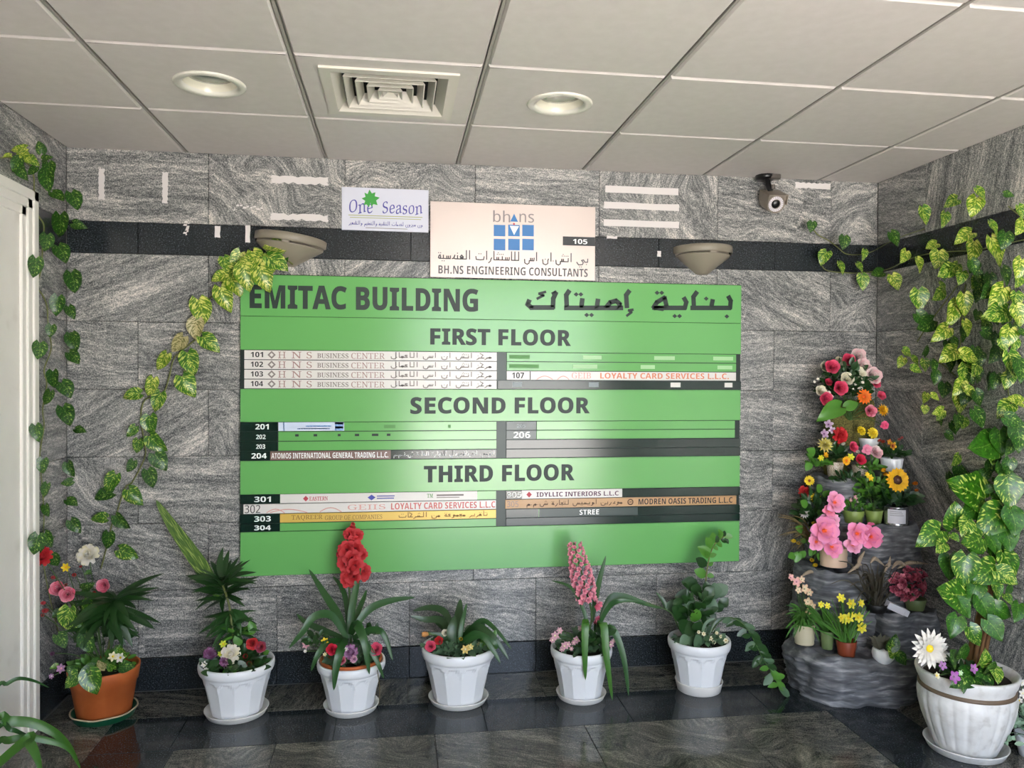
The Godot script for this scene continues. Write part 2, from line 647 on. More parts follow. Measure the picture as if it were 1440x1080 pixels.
func strokes(st: SurfaceTool, line: Array, w: float, z: float):       # a pen line as flat print
	for i in line.size() - 1:
		var a: Vector2 = line[i]
		var b: Vector2 = line[i + 1]
		var d := (b - a).normalized()
		var n := Vector2(-d.y, d.x) * w * 0.5
		var e := d * w * 0.28
		var p := [a - e - n, b + e - n, b + e + n, a - e + n]
		quad(st, Vector3(p[0].x, p[0].y, z), Vector3(p[1].x, p[1].y, z), Vector3(p[2].x, p[2].y, z), Vector3(p[3].x, p[3].y, z))

func diamond(st: SurfaceTool, c: Vector2, w: float, h: float, z: float):
	quad(st, Vector3(c.x - w, c.y, z), Vector3(c.x, c.y - h, z), Vector3(c.x + w, c.y, z), Vector3(c.x, c.y + h, z))

func arabic(words: String) -> Dictionary:
	# lines and dots of a plain written hand; x grows to the left here, baseline at 0
	var both := "بتثنيئسشصضطظعغفقكلمهجحخ"
	var all := both + "اأإدذرزوةى"
	var lines := []
	var dots := []
	var pen := 0.0
	for i in words.length():
		var ch := words[i]
		if ch == " ":
			pen += 2.6
			continue
		if ch == ".":
			dots.append(Vector2(pen + 0.6, 0.3))
			pen += 1.8
			continue
		var joined := i > 0 and both.contains(words[i - 1]) and all.contains(ch)
		var on := both.contains(ch) and i + 1 < words.length() and all.contains(words[i + 1])
		var l := []
		var extra := []
		var adv := 2.6
		var mark := Vector2(1.3, 0)
		match ch:
			"ا", "أ", "إ":
				l = [Vector2(0, 0), Vector2(0.8, 0), Vector2(0.8, 6.6)] if joined else [Vector2(0.6, 6.6), Vector2(0.6, 0)]
				adv = 2.0
				if ch == "أ":
					extra.append([Vector2(0.2, 8.6), Vector2(1.2, 8.8), Vector2(0.3, 7.7), Vector2(1.5, 7.7)])
			"ل":
				if on:
					l = [Vector2(0, 0), Vector2(0.8, 0), Vector2(0.8, 6.6), Vector2(0.8, 0), Vector2(2.6, 0)] if joined else [Vector2(0.5, 6.6), Vector2(0.5, 0), Vector2(2.4, 0)]
				else:
					l = [Vector2(0, 0), Vector2(0.8, 0), Vector2(0.8, 6.6), Vector2(0.8, -1.4), Vector2(2.4, -2.4), Vector2(4.2, -1.4), Vector2(4.4, 0.8)]
					adv = 5.4
			"ب", "ت", "ث", "ن", "ي", "ئ", "ى":
				if on:
					l = [Vector2(0, 0), Vector2(1.2, 0), Vector2(1.2, 2.6), Vector2(1.2, 0), Vector2(2.6, 0)] if joined else [Vector2(0.3, 2.6), Vector2(0.4, 0), Vector2(2.6, 0)]
				elif ch == "ن":
					l = [Vector2(0, 0.0 if joined else 1.8), Vector2(0.5, 0.4), Vector2(0.5, -1.8), Vector2(2.2, -2.8), Vector2(4.2, -2.0), Vector2(4.6, 1.2)]
					mark.x = 2.5
					adv = 5.6
				elif ch == "ي" or ch == "ى":
					l = [Vector2(0, 0), Vector2(1, 1.7), Vector2(2.6, 1.3), Vector2(1.2, -0.4), Vector2(2, -2), Vector2(5, -2.2), Vector2(6.4, -0.2)]
					mark.x = 3.4
					adv = 7.2
				else:
					l = [Vector2(0, 0.0 if joined else 2.2), Vector2(0.4, 0), Vector2(3, -0.3), Vector2(6, 0), Vector2(6.3, 2.2)]
					mark.x = 3.2
					adv = 7.4
			"س", "ش":
				l = [Vector2(0, 0.0 if joined else 2.2), Vector2(0.2, 0), Vector2(1.5, 0), Vector2(1.5, 2), Vector2(1.5, 0), Vector2(2.8, 0), Vector2(2.8, 2), Vector2(2.8, 0)]
				mark.x = 1.7
				if on:
					l.append(Vector2(4.2, 0))
					adv = 4.2
				else:
					l.append_array([Vector2(3.8, 0), Vector2(3.9, -1.8), Vector2(5.4, -2.8), Vector2(7.2, -1.8), Vector2(7.4, 1.0)])
					adv = 8.4
			"ر", "ز":
				l = [Vector2(0, 0.0 if joined else 1.5), Vector2(0.7, 0.2), Vector2(0.9, -1.0), Vector2(2.4, -2.4)]
				adv = 2.8
			"د", "ذ":
				l = [Vector2(0, 0), Vector2(0.4, 0), Vector2(1.4, 0.5), Vector2(0.6, 2.8), Vector2(1.5, 0.5), Vector2(2.6, 0)] if joined else [Vector2(0.4, 2.8), Vector2(1.4, 0.6), Vector2(0.2, 0), Vector2(2.4, 0)]
				adv = 3.4
			"و":
				l = [Vector2(0, 0), Vector2(0.4, 1.4), Vector2(1.4, 2), Vector2(2, 1.2), Vector2(1.2, 0.2), Vector2(0.4, 0.3), Vector2(1.8, -0.3), Vector2(1.4, -1.6), Vector2(3.2, -2.4)]
				adv = 3.6
			"م":
				l = [Vector2(0, 0), Vector2(0.6, 1.1), Vector2(1.6, 1.3), Vector2(2.1, 0.3), Vector2(1.2, -0.7), Vector2(0.4, 0), Vector2(2.8, 0)]
				adv = 2.8
				if not on:
					l.append_array([Vector2(2.9, -0.4), Vector2(3.0, -3.4)])
					adv = 4.0
			"ه", "ة":
				if on:
					l = [Vector2(0, 0), Vector2(0.8, 0), Vector2(0.2, 1.6), Vector2(1.5, 3), Vector2(2.6, 1.6), Vector2(1.8, 0), Vector2(1.4, 1.6), Vector2(0.8, 0), Vector2(3.4, 0)]
					adv = 3.4
				else:
					l = [Vector2(0, 0), Vector2(1.3, 0), Vector2(2.3, 0.5), Vector2(1.9, 2.0), Vector2(1.0, 2.8), Vector2(0.6, 1.0), Vector2(1.2, 0)]
					mark.x = 1.4
					adv = 3.4
			"ع", "غ":
				l = [Vector2(0, 0), Vector2(1, 0), Vector2(0.5, 2), Vector2(2.4, 2), Vector2(1.5, 0), Vector2(3, 0)] if joined else [Vector2(0.4, 2.6), Vector2(1.5, 3), Vector2(2.2, 2.1), Vector2(1, 1.2), Vector2(0.3, 0), Vector2(3, 0)]
				adv = 3.0
			"ص", "ض", "ط", "ظ":
				l = [Vector2(0, 0), Vector2(0.3, 1), Vector2(1.6, 2.2), Vector2(3, 1.8), Vector2(3.3, 0.6), Vector2(2.6, 0), Vector2(0, 0), Vector2(4.6, 0)]
				extra.append([Vector2(0.4, 6), Vector2(0.4, 0)] if ch in "طظ" else [Vector2(3.6, 0), Vector2(3.6, 1.5)])
				adv = 4.6
			"ك":
				l = [Vector2(2.8, 6.2), Vector2(0.4, 4.0), Vector2(1.8, 1.4), Vector2(1.2, 0), Vector2(0, 0), Vector2(3, 0)] if on else [Vector2(0.4, 6.4), Vector2(0.4, 0), Vector2(4.8, 0), Vector2(5, 1.2)]
				if not on:
					extra.append([Vector2(2.2, 3.6), Vector2(3.2, 3.4), Vector2(2.4, 2.4), Vector2(3.6, 2.2)])
				adv = 3.0 if on else 6.2
			"ج", "ح", "خ":
				l = [Vector2(0.2, 2.4), Vector2(2.4, 2.2), Vector2(0.2, 0), Vector2(3.2, 0)]
				adv = 3.2
				mark.x = 1.2
			"ف", "ق":
				l = [Vector2(0, 0), Vector2(1.6, 0), Vector2(2.2, 1.6), Vector2(1.2, 2.4), Vector2(0.5, 1.5), Vector2(1.4, 0.7), Vector2(1.6, 0), Vector2(2.8, 0)]
				adv = 2.8
		var above: int = {"ت": 2, "ث": 3, "ن": 1, "ش": 3, "ز": 1, "ة": 2, "ذ": 1, "ض": 1, "ظ": 1, "غ": 1, "ف": 1, "ق": 2, "خ": 1}.get(ch, 0)
		var below: int = {"ب": 1, "ي": 2, "ج": 1}.get(ch, 0)
		var hi := 4.3
		var lo := -1.8 if on else -3.8
		if ch == "ب" and not on:
			lo = -1.8
		if ch == "ن" and not on:
			hi = 1.4
		if ch == "ز":
			hi = 2.8
		for k in above:
			dots.append(Vector2(pen + mark.x + ((k % 2) * 1.5 - 0.75 if above > 1 else 0.0) + (0.75 if k == 2 else 0.0), hi + (1.2 if k == 2 else 0.0)))
		for k in below:
			dots.append(Vector2(pen + mark.x + (k * 1.5 - 0.75 if below > 1 else 0.0), lo))
		extra.append(l)
		for e in extra:
			lines.append(e.map(func(p): return p + Vector2(pen, 0)))
		pen += adv + (0.0 if on else 0.5)
	return {"lines": lines, "dots": dots}

func arabic_lettering(parent: Node3D, words: String, r: Array, z: float, m: Material, pen := 1.0):
	var d := arabic(words)
	var bb := Rect2(d.lines[0][0], Vector2.ZERO)
	for l in d.lines:
		for p in l:
			bb = bb.expand(p)
	for p in d.dots:
		bb = bb.expand(p)
	var mu: float = (r[0] + r[2]) * 0.5
	var mv: float = (r[1] + r[3]) * 0.5
	var x1 := spot(r[2], mv, z).x
	var sx := (x1 - spot(r[0], mv, z).x) / bb.size.x
	var y0 := spot(mu, r[3], z).y
	var sy := (spot(mu, r[1], z).y - y0) / bb.size.y
	var o := parent.global_position
	var put := func(p: Vector2) -> Vector2: return Vector2(x1 - (p.x - bb.position.x) * sx - o.x, y0 + (p.y - bb.position.y) * sy - o.y)
	var st := mb(true)
	for l in d.lines:
		strokes(st, l.map(put), pen * (sx + sy) * 0.5, z - o.z + 0.0005)
	for p in d.dots:
		diamond(st, put.call(p), 0.62 * sx * pen, 0.62 * sy * pen, z - o.z + 0.0005)
	part(parent, "lettering", st, m)

func plate(parent: Node3D, called: String, r: Array, z0: float, z1: float, m: Material, b := 0.0008, by_height := []) -> MeshInstance3D:
	# an upright slab filling r (pixels) or, with by_height = [lower, upper], between those heights
	var mu: float = (r[0] + r[2]) * 0.5
	var mv: float = (r[1] + r[3]) * 0.5
	var o := parent.global_position
	var y0: float = by_height[0] if by_height else spot(mu, r[3], z1).y
	var y1: float = by_height[1] if by_height else spot(mu, r[1], z1).y
	var st := mb(true)
	box(st, Vector3(spot(r[0], mv, z1).x, y0, z0) - o, Vector3(spot(r[2], mv, z1).x, y1, z1) - o, b)
	return part(parent, called, st, m)


# ---------------------------------------------------------------- the tenant directory

func build_board():
	mat("sign_green", Color(0.41, 0.68, 0.38), 0.20)
	mat("strip_green", Color(0.41, 0.68, 0.38), 0.16)
	mat("sign_dark", Color(0.055, 0.155, 0.125), 0.16)
	mat("frame_dark", Color(0.10, 0.16, 0.14), 0.35, 0.2)
	mat("ink_green", Color(0.07, 0.16, 0.13), 0.5)
	mat("strip_white", Color(0.86, 0.85, 0.83), 0.28)
	mat("ink", Color(0.10, 0.10, 0.11), 0.5)
	mat("ink_white", Color(0.93, 0.94, 0.93), 0.4)
	mat("ink_maroon", Color(0.62, 0.50, 0.48), 0.5)
	mat("ink_grey", Color(0.52, 0.49, 0.47), 0.5)
	mat("ink_salmon", Color(0.84, 0.50, 0.36), 0.5)
	mat("ink_pink", Color(0.84, 0.62, 0.58), 0.5)
	mat("ink_blue", Color(0.22, 0.26, 0.62), 0.5)
	mat("ink_red", Color(0.72, 0.22, 0.28), 0.5)
	mat("ink_faint", Color(0.30, 0.56, 0.26), 0.5)
	mat("ink_plum", Color(0.34, 0.17, 0.28), 0.5)
	mat("strip_brown", Color(0.46, 0.36, 0.33), 0.3)
	mat("strip_gold", Color(0.83, 0.70, 0.34), 0.32, 0.15)
	mat("ink_gold", Color(0.50, 0.38, 0.16), 0.5)
	mat("strip_tan", Color(0.76, 0.60, 0.42), 0.35)
	mat("strip_slate", Color(0.28, 0.33, 0.32), 0.3)
	mat("strip_pale", Color(0.62, 0.80, 0.58), 0.4)
	mat("strip_film", Color(0.50, 0.55, 0.56), 0.4)
	mat("strip_deep", Color(0.13, 0.22, 0.20), 0.3)
	mat("ink_pink_deep", Color(0.80, 0.42, 0.40), 0.5)
	mat("ink_brown", Color(0.36, 0.26, 0.17), 0.5)
	mat("label_blue", Color(0.24, 0.52, 0.80), 0.3)
	mat("label_ice", Color(0.80, 0.85, 0.93), 0.3)
	var b := thing("directory_board", "large green tenant directory board with slotted name strips on granite wall", "sign board", Vector3(0.485, 0.501, 0.0))
	var o := b.position
	var st := mb(true)
	box(st, Vector3(-0.692, 0.499, 0.0015) - o, Vector3(1.662, 1.852, 0.020) - o, 0.001)
	part(b, "backing", st, M.frame_dark)
	var zf := 0.030
	var panels: Array[MeshInstance3D] = []
	for r in [[1.664, 1.850], [1.5135, 1.664], [1.191, 1.340], [0.867, 1.018], [0.501, 0.699]]:
		st = mb(true)
		box(st, Vector3(-0.690, r[0] + 0.0008, 0.020) - o, Vector3(1.660, r[1] - 0.0008, zf) - o, 0.0012)
		panels.append(part(b, "green_panel", st, M.sign_green))
	lettering(panels[0], "EMITAC BUILDING", [351, 403, 672.5, 436], zf, M.ink_green, "sansbold", 0.6)
	# the Arabic title, drawn stroke by stroke
	st = mb(true)
	var at := func(q: Array) -> Vector2:
		var p: Vector3 = spot(690.0 + q[0] * 0.25, 380.0 + q[1] * 0.25, zf) - panels[0].global_position
		return Vector2(p.x, p.y)
	var zt: float = zf + 0.0008 - panels[0].global_position.z
	for l in [[[1338, 150], [1350, 172], [1346, 212], [1130, 212]], [[1248, 170], [1240, 212]], [[1158, 125], [1140, 150], [1143, 212]],
			[[1088, 158], [1100, 180], [1092, 212], [925, 212]], [[978, 155], [935, 180], [916, 210], [965, 216], [990, 205], [978, 155]],
			[[778, 118], [762, 140], [766, 206]], [[738, 212], [420, 212]], [[650, 208], [672, 182], [705, 172], [726, 190], [722, 212]],
			[[603, 168], [597, 212]], [[515, 165], [510, 212]], [[440, 118], [425, 140], [428, 212]],
			[[352, 135], [366, 128], [352, 160], [350, 210], [228, 210], [208, 192], [216, 172]]]:
		strokes(st, l.map(at), 0.0225, zt)
	for l in [[[308, 122], [272, 132], [298, 142], [262, 160]], [[800, 222], [776, 226], [792, 236], [766, 256]]]:
		strokes(st, l.map(at), 0.012, zt)
	for d in [[1328, 260], [1212, 160], [1035, 258], [1062, 258], [936, 127], [962, 127], [540, 252], [567, 252], [481, 136], [507, 136]]:
		diamond(st, at.call(d), 0.0125, 0.0105, zt)
	part(panels[0], "lettering", st, M.ink_green)
	lettering(panels[1], "FIRST FLOOR", [605, 462.5, 803, 486], zf, M.ink_green, "sansbold", 0.6)
	lettering(panels[2], "SECOND FLOOR", [577, 558.5, 829.5, 582], zf, M.ink_green, "sansbold", 0.6)
	lettering(panels[3], "THIRD FLOOR", [596, 653.5, 808, 677], zf, M.ink_green, "sansbold", 0.6)
	var zs := 0.0275
	var h1 := [1.5135, 1.4700, 1.4266, 1.3832, 1.340]
	var h2 := [1.191, 1.1482, 1.1046, 1.0608, 1.018]
	var h3 := [0.867, 0.8243, 0.779, 0.7367, 0.699]
	var strip := func(u0: float, u1: float, h: Array, k: int, m: Material, z := 0.0275, called := "name_strip") -> MeshInstance3D:
		return plate(b, called, [u0, 540, u1, 541], 0.020, z, m, 0.0007, [h[k + 1] + 0.0016, h[k] - 0.0016])
	# pixel rows of the strips for the writing, at the middle of each column
	var row := func(h: Array, k: int, u: float, top: float, bottom: float) -> Array:   # heights as shares of a strip
		var y := lerpf(h[k + 1], h[k], bottom)
		var yy := lerpf(h[k + 1], h[k], top)
		var f := func(hh: float) -> float:
			var d := (Vector3(spot(u, 540, zs).x, hh, zs) - EYE) * turned
			return 540.0 - FOCAL * d.y / -d.z
		return [f.call(yy), f.call(y)]
	var write := func(s: Node3D, words: String, u0: float, u1: float, h: Array, k: int, m: Material, top := 0.8, bottom := 0.24, face := "sans", weight := 0.0):
		var vv: Array = row.call(h, k, (u0 + u1) * 0.5, top, bottom)
		lettering(s, words, [u0, vv[0], u1, vv[1]], zs, m, face, weight)
	var scribe := func(s: Node3D, words: String, u0: float, u1: float, h: Array, k: int, m: Material, top := 0.86, bottom := 0.14, pen := 0.9):
		var vv: Array = row.call(h, k, (u0 + u1) * 0.5, top, bottom)
		arabic_lettering(s, words, [u0, vv[0], u1, vv[1]], zs, m, pen)
	var patch := func(s: Node3D, u0: float, u1: float, h: Array, k: int, m: Material, top: float, bottom: float, called := "print"):
		var vv: Array = row.call(h, k, (u0 + u1) * 0.5, top, bottom)
		plate(s, called, [u0, vv[0], u1, vv[1]], zs, zs + 0.0005, m, 0.0)
	var swoosh := func(s: Node3D, u0: float, u1: float, h: Array, k: int, m: Material, rise: float):
		var t := mb(true)
		var vv: Array = row.call(h, k, (u0 + u1) * 0.5, 0.5, 0.1)
		var pts := []
		for i in 9:
			var p := spot(lerpf(u0, u1, i / 8.0), lerpf(vv[1], vv[0], rise * sin(PI * i / 8.0)), zs) - s.global_position
			pts.append(Vector2(p.x, p.y))
		strokes(t, pts, 0.004, zs + 0.0005 - s.global_position.z)
		part(s, "print", t, m)
	# first floor, left column
	for k in 4:
		var s: MeshInstance3D = strip.call(343.5, 698.5, h1, k, M.strip_white)
		write.call(s, "10%d" % (k + 1), 352.5, 370, h1, k, M.ink, 0.8, 0.26, "sansbold")
		var t := mb(true)
		var c: Array = row.call(h1, k, 382, 0.5, 0.1)
		var p := spot(382, c[0], zs) - s.global_position
		diamond(t, Vector2(p.x, p.y), 0.018, 0.018, zs + 0.0005 - s.global_position.z)
		part(s, "print", t, M.ink_grey)
		t = mb(true)
		diamond(t, Vector2(p.x, p.y), 0.009, 0.009, zs + 0.001 - s.global_position.z)
		part(s, "print", t, M.strip_white)
		for q in [["H", 391, 402], ["N", 410, 424], ["S", 431, 438.5]]:
			write.call(s, q[0], q[1], q[2], h1, k, M.ink_maroon, 0.84, 0.16, "serif")
		write.call(s, "BUSINESS", 446, 490, h1, k, M.ink_grey, 0.72, 0.2, "serifbold")
		write.call(s, "CENTER", 494, 541, h1, k, M.ink_maroon, 0.78, 0.16, "serif")
		scribe.call(s, "مركز اتش ان اس الاعمال", 550, 691, h1, k, M.ink_grey)
	# first floor, right column: two blank green strips with scraps of old film, a white one, a dark one
	for k in 2:
		var s: MeshInstance3D = strip.call(712.5, 1035, h1, k, M.strip_green)
		for q in [[[716, 745], [820, 846], [920, 949], [1003, 1031]], [[716, 758], [806, 840], [901, 921], [1009, 1030]]][k]:
			patch.call(s, q[0], q[1], h1, k, M.ink_faint if q[0] < 800 else M.strip_pale, 0.72, 0.3, "film_scrap")
	var s107: MeshInstance3D = strip.call(712.5, 1035, h1, 2, M.strip_white)
	write.call(s107, "107", 720, 737, h1, 2, M.ink, 0.84, 0.2, "sansbold")
	patch.call(s107, 745, 746.2, h1, 2, M.ink, 0.95, 0.05)
	swoosh.call(s107, 755, 777, h1, 2, M.ink_pink, 0.9)
	swoosh.call(s107, 784, 800, h1, 2, M.ink_pink, 0.9)
	write.call(s107, "GEIB", 804, 831, h1, 2, M.ink_pink, 0.86, 0.2, "serif")
	write.call(s107, "LOYALTY CARD SERVICES L.L.C.", 844, 1025, h1, 2, M.ink_salmon, 0.84, 0.2, "sansbold")
	var s108: MeshInstance3D = strip.call(700, 1042, h1, 3, M.sign_dark)
	for q in [[721, 734], [828, 842], [943, 957], [1019, 1030]]:
		patch.call(s108, q[0], q[1], h1, 3, M.strip_white if q[0] > 900 else M.strip_film, 0.8, 0.28, "film_scrap")
	# second floor, left column
	for k in 4:
		var tab: MeshInstance3D = strip.call(337.5, 390.5 if k < 3 else 379.5, h2, k, M.sign_dark, zs, "number_tab")
		var q: Array = [["201", 359, 378], ["202", 360, 373.5], ["203", 360, 373], ["204", 353.5, 375]][k]
		write.call(tab, q[0], q[1], q[2], h2, k, M.ink_white, 0.8 if k % 3 == 0 else 0.7, 0.24, "sansbold")
	var s201: MeshInstance3D = strip.call(391.5, 698.5, h2, 0, M.strip_green)
	patch.call(s201, 391.5, 484, h2, 0, M.label_ice, 0.97, 0.06, "label")
	patch.call(s201, 398, 400, h2, 0, M.label_blue, 0.97, 0.06, "label_edge")
	patch.call(s201, 471, 483, h2, 0, M.label_blue, 0.95, 0.08, "label_edge")
	for q in [[540, 556], [630, 634]]:
		patch.call(s201, q[0], q[1], h2, 0, M.ink_faint, 0.65, 0.3, "film_scrap")
	for q in [[430, 466, 0.62, 0.50], [418, 464, 0.34, 0.22]]:      # lines too faint to read
		patch.call(s201, q[0], q[1], h2, 0, M.label_blue, q[2], q[3])
	var s202: MeshInstance3D = strip.call(391.5, 698.5, h2, 1, M.strip_green)
	for q in [[415, 420], [441, 446], [475, 479], [499, 505], [523, 532], [544, 549]]:
		patch.call(s202, q[0], q[1], h2, 1, M.ink_green, 0.72, 0.48, "film_scrap")
	strip.call(391.5, 698.5, h2, 2, M.strip_green)
	var s204: MeshInstance3D = strip.call(380, 698.5, h2, 3, M.sign_dark)
	patch.call(s204, 380, 549.5, h2, 3, M.strip_brown, 0.97, 0.04, "label")
	lettering(s204, "ATOMOS INTERNATIONAL GENERAL TRADING L.L.C.", [381.5, 636.3, 546, 644.3], zs + 0.0006, M.ink_white, "sansbold")
	scribe.call(s204, "اتومس انترناشيونال للتجارة العامة ش.ذ.م.م", 554, 695, h2, 3, M.ink_white)
	# second floor, right column
	for k in 2:
		var tab: MeshInstance3D = strip.call(712.5, 754.5, h2, k, M.strip_slate, zs, "number_tab")
		write.call(tab, ["205", "206"][k], [727, 722][k], [739, 745.5][k], h2, k, M.ink_white if k else M.strip_film, 0.84 if k else 0.68, 0.16 if k else 0.28, "sansbold")
		strip.call(755, 1034, h2, k, M.strip_green)
	for k in [2, 3]:
		strip.call(712.5, 1042, h2, k, M.sign_dark)
	# third floor, left column
	for k in [0, 2, 3]:
		var tab: MeshInstance3D = strip.call(337.5, 393.5, h3, k, M.sign_dark, zs, "number_tab")
		write.call(tab, "30%d" % (k + 1), 357.5, 381, h3, k, M.ink_white, 0.78, 0.2, "sansbold")
	var s301: MeshInstance3D = strip.call(394, 698.5, h3, 0, M.strip_green)
	patch.call(s301, 394, 671, h3, 0, M.strip_white, 0.97, 0.04, "label")
	var v301: Array = row.call(h3, 0, 440, 0.68, 0.26)
	lettering(s301, "EASTERN", [435, v301[0], 461, v301[1]], zs + 0.0006, M.ink_red, "serifbold")
	for q in [[530, 555, 0.66, 0.56, "ink_blue"], [530, 554, 0.42, 0.32, "ink_blue"], [614, 652, 0.68, 0.50, "ink_grey"], [614, 646, 0.38, 0.30, "ink_grey"]]:
		var vv: Array = row.call(h3, 0, (q[0] + q[1]) * 0.5, q[2], q[3])
		plate(s301, "print", [q[0], vv[0], q[1], vv[1]], zs + 0.0004, zs + 0.001, M[q[4]], 0.0)
	v301 = row.call(h3, 0, 640, 0.72, 0.3)
	lettering(s301, "TM", [600.5, v301[0], 609, v301[1]], zs + 0.0006, M.ink_faint, "serifbold")
	for q in [[430, "ink_red", 0.012], [522.5, "ink_blue", 0.018]]:
		var t := mb(true)
		var c: Array = row.call(h3, 0, q[0], 0.48, 0.1)
		var p: Vector3 = spot(q[0], c[0], zs) - s301.global_position
		diamond(t, Vector2(p.x, p.y), q[2], 0.013, zs + 0.0008 - s301.global_position.z)
		part(s301, "print", t, M[q[1]])
	var s302: MeshInstance3D = strip.call(342.5, 698.5, h3, 1, M.strip_white)
	write.call(s302, "302", 344, 366, h3, 1, M.ink, 0.9, 0.1)
	for q in [[375, 400, 0.9], [380, 432, 0.8], [450, 480, 1.0]]:
		swoosh.call(s302, q[0], q[1], h3, 1, M.ink_pink, q[2])
	write.call(s302, "GEIIS", 489, 542, h3, 1, M.ink_pink, 0.76, 0.24, "serif")
	write.call(s302, "LOYALTY CARD SERVICES L.L.C", 550, 696.5, h3, 1, M.ink_pink_deep, 0.84, 0.18, "sansbold")
	var s303: MeshInstance3D = strip.call(394, 698.5, h3, 2, M.strip_gold)
	write.call(s303, "TAQREER", 410, 453.5, h3, 2, M.ink_gold, 0.82, 0.2, "serif")
	write.call(s303, "GROUP OF COMPANIES", 457, 537.5, h3, 2, M.ink_gold, 0.7, 0.22, "serif")
	scribe.call(s303, "تاقرير مجموعة من الشركات", 561, 685, h3, 2, M.ink_gold)
	strip.call(394, 698.5, h3, 3, M.strip_green)
	# third floor, right column
	var s305: MeshInstance3D = strip.call(712.5, 1042, h3, 0, M.sign_dark)
	write.call(s305, "305", 713, 733, h3, 0, M.ink_white, 0.8, 0.2)
	patch.call(s305, 734, 875, h3, 0, M.strip_white, 0.97, 0.04, "label")
	var v305: Array = row.call(h3, 0, 812, 0.74, 0.22)
	lettering(s305, "IDYLLIC INTERIORS L.L.C", [754.5, v305[0], 870, v305[1]], zs + 0.0006, M.ink_plum, "sansbold")
	var disc := mb(true)
	var dc: Array = row.call(h3, 0, 744, 0.5, 0.1)
	var dp := spot(744, dc[0], zs) - s305.global_position
	diamond(disc, Vector2(dp.x, dp.y), 0.013, 0.014, zs + 0.0008 - s305.global_position.z)
	part(s305, "print", disc, M.ink_red)
	var s306: MeshInstance3D = strip.call(711.5, 1037, h3, 1, M.strip_tan)
	write.call(s306, "305", 713, 729, h3, 1, M.ink_grey, 0.8, 0.2)
	scribe.call(s306, "مودرين اويسيس لتجارة ش.م.م", 741, 875, h3, 1, M.ink_brown)
	var ring := mb(true)
	dc = row.call(h3, 1, 886.5, 0.5, 0.1)
	dp = spot(886.5, dc[0], zs) - s306.global_position
	var circle := []
	for i in 17:
		circle.append(Vector2(dp.x, dp.y) + Vector2(cos(TAU * i / 16), sin(TAU * i / 16)) * 0.0125)
	strokes(ring, circle, 0.005, zs + 0.0006 - s306.global_position.z)
	strokes(ring, [Vector2(dp.x - 0.006, dp.y), Vector2(dp.x + 0.006, dp.y)], 0.004, zs + 0.0006 - s306.global_position.z)
	part(s306, "print", ring, M.ink_brown)
	write.call(s306, "MODREN OASIS TRADING L.L.C", 898, 1030, h3, 1, M.ink, 0.82, 0.2, "sansbold")
	var s307: MeshInstance3D = strip.call(712.5, 1042, h3, 2, M.sign_dark)
	patch.call(s307, 759, 897, h3, 2, M.strip_deep, 0.95, 0.06, "label")
	patch.call(s307, 757.5, 758.3, h3, 2, M.strip_green, 0.95, 0.06, "label_edge")
	var v307: Array = row.call(h3, 2, 828, 0.78, 0.2)
	lettering(s307, "STREE", [815, v307[0], 842.5, v307[1]], zs + 0.0006, M.ink_white, "sansbold")
	strip.call(712.5, 1042, h3, 3, M.sign_dark)


# ---------------------------------------------------------------- company plates above the board

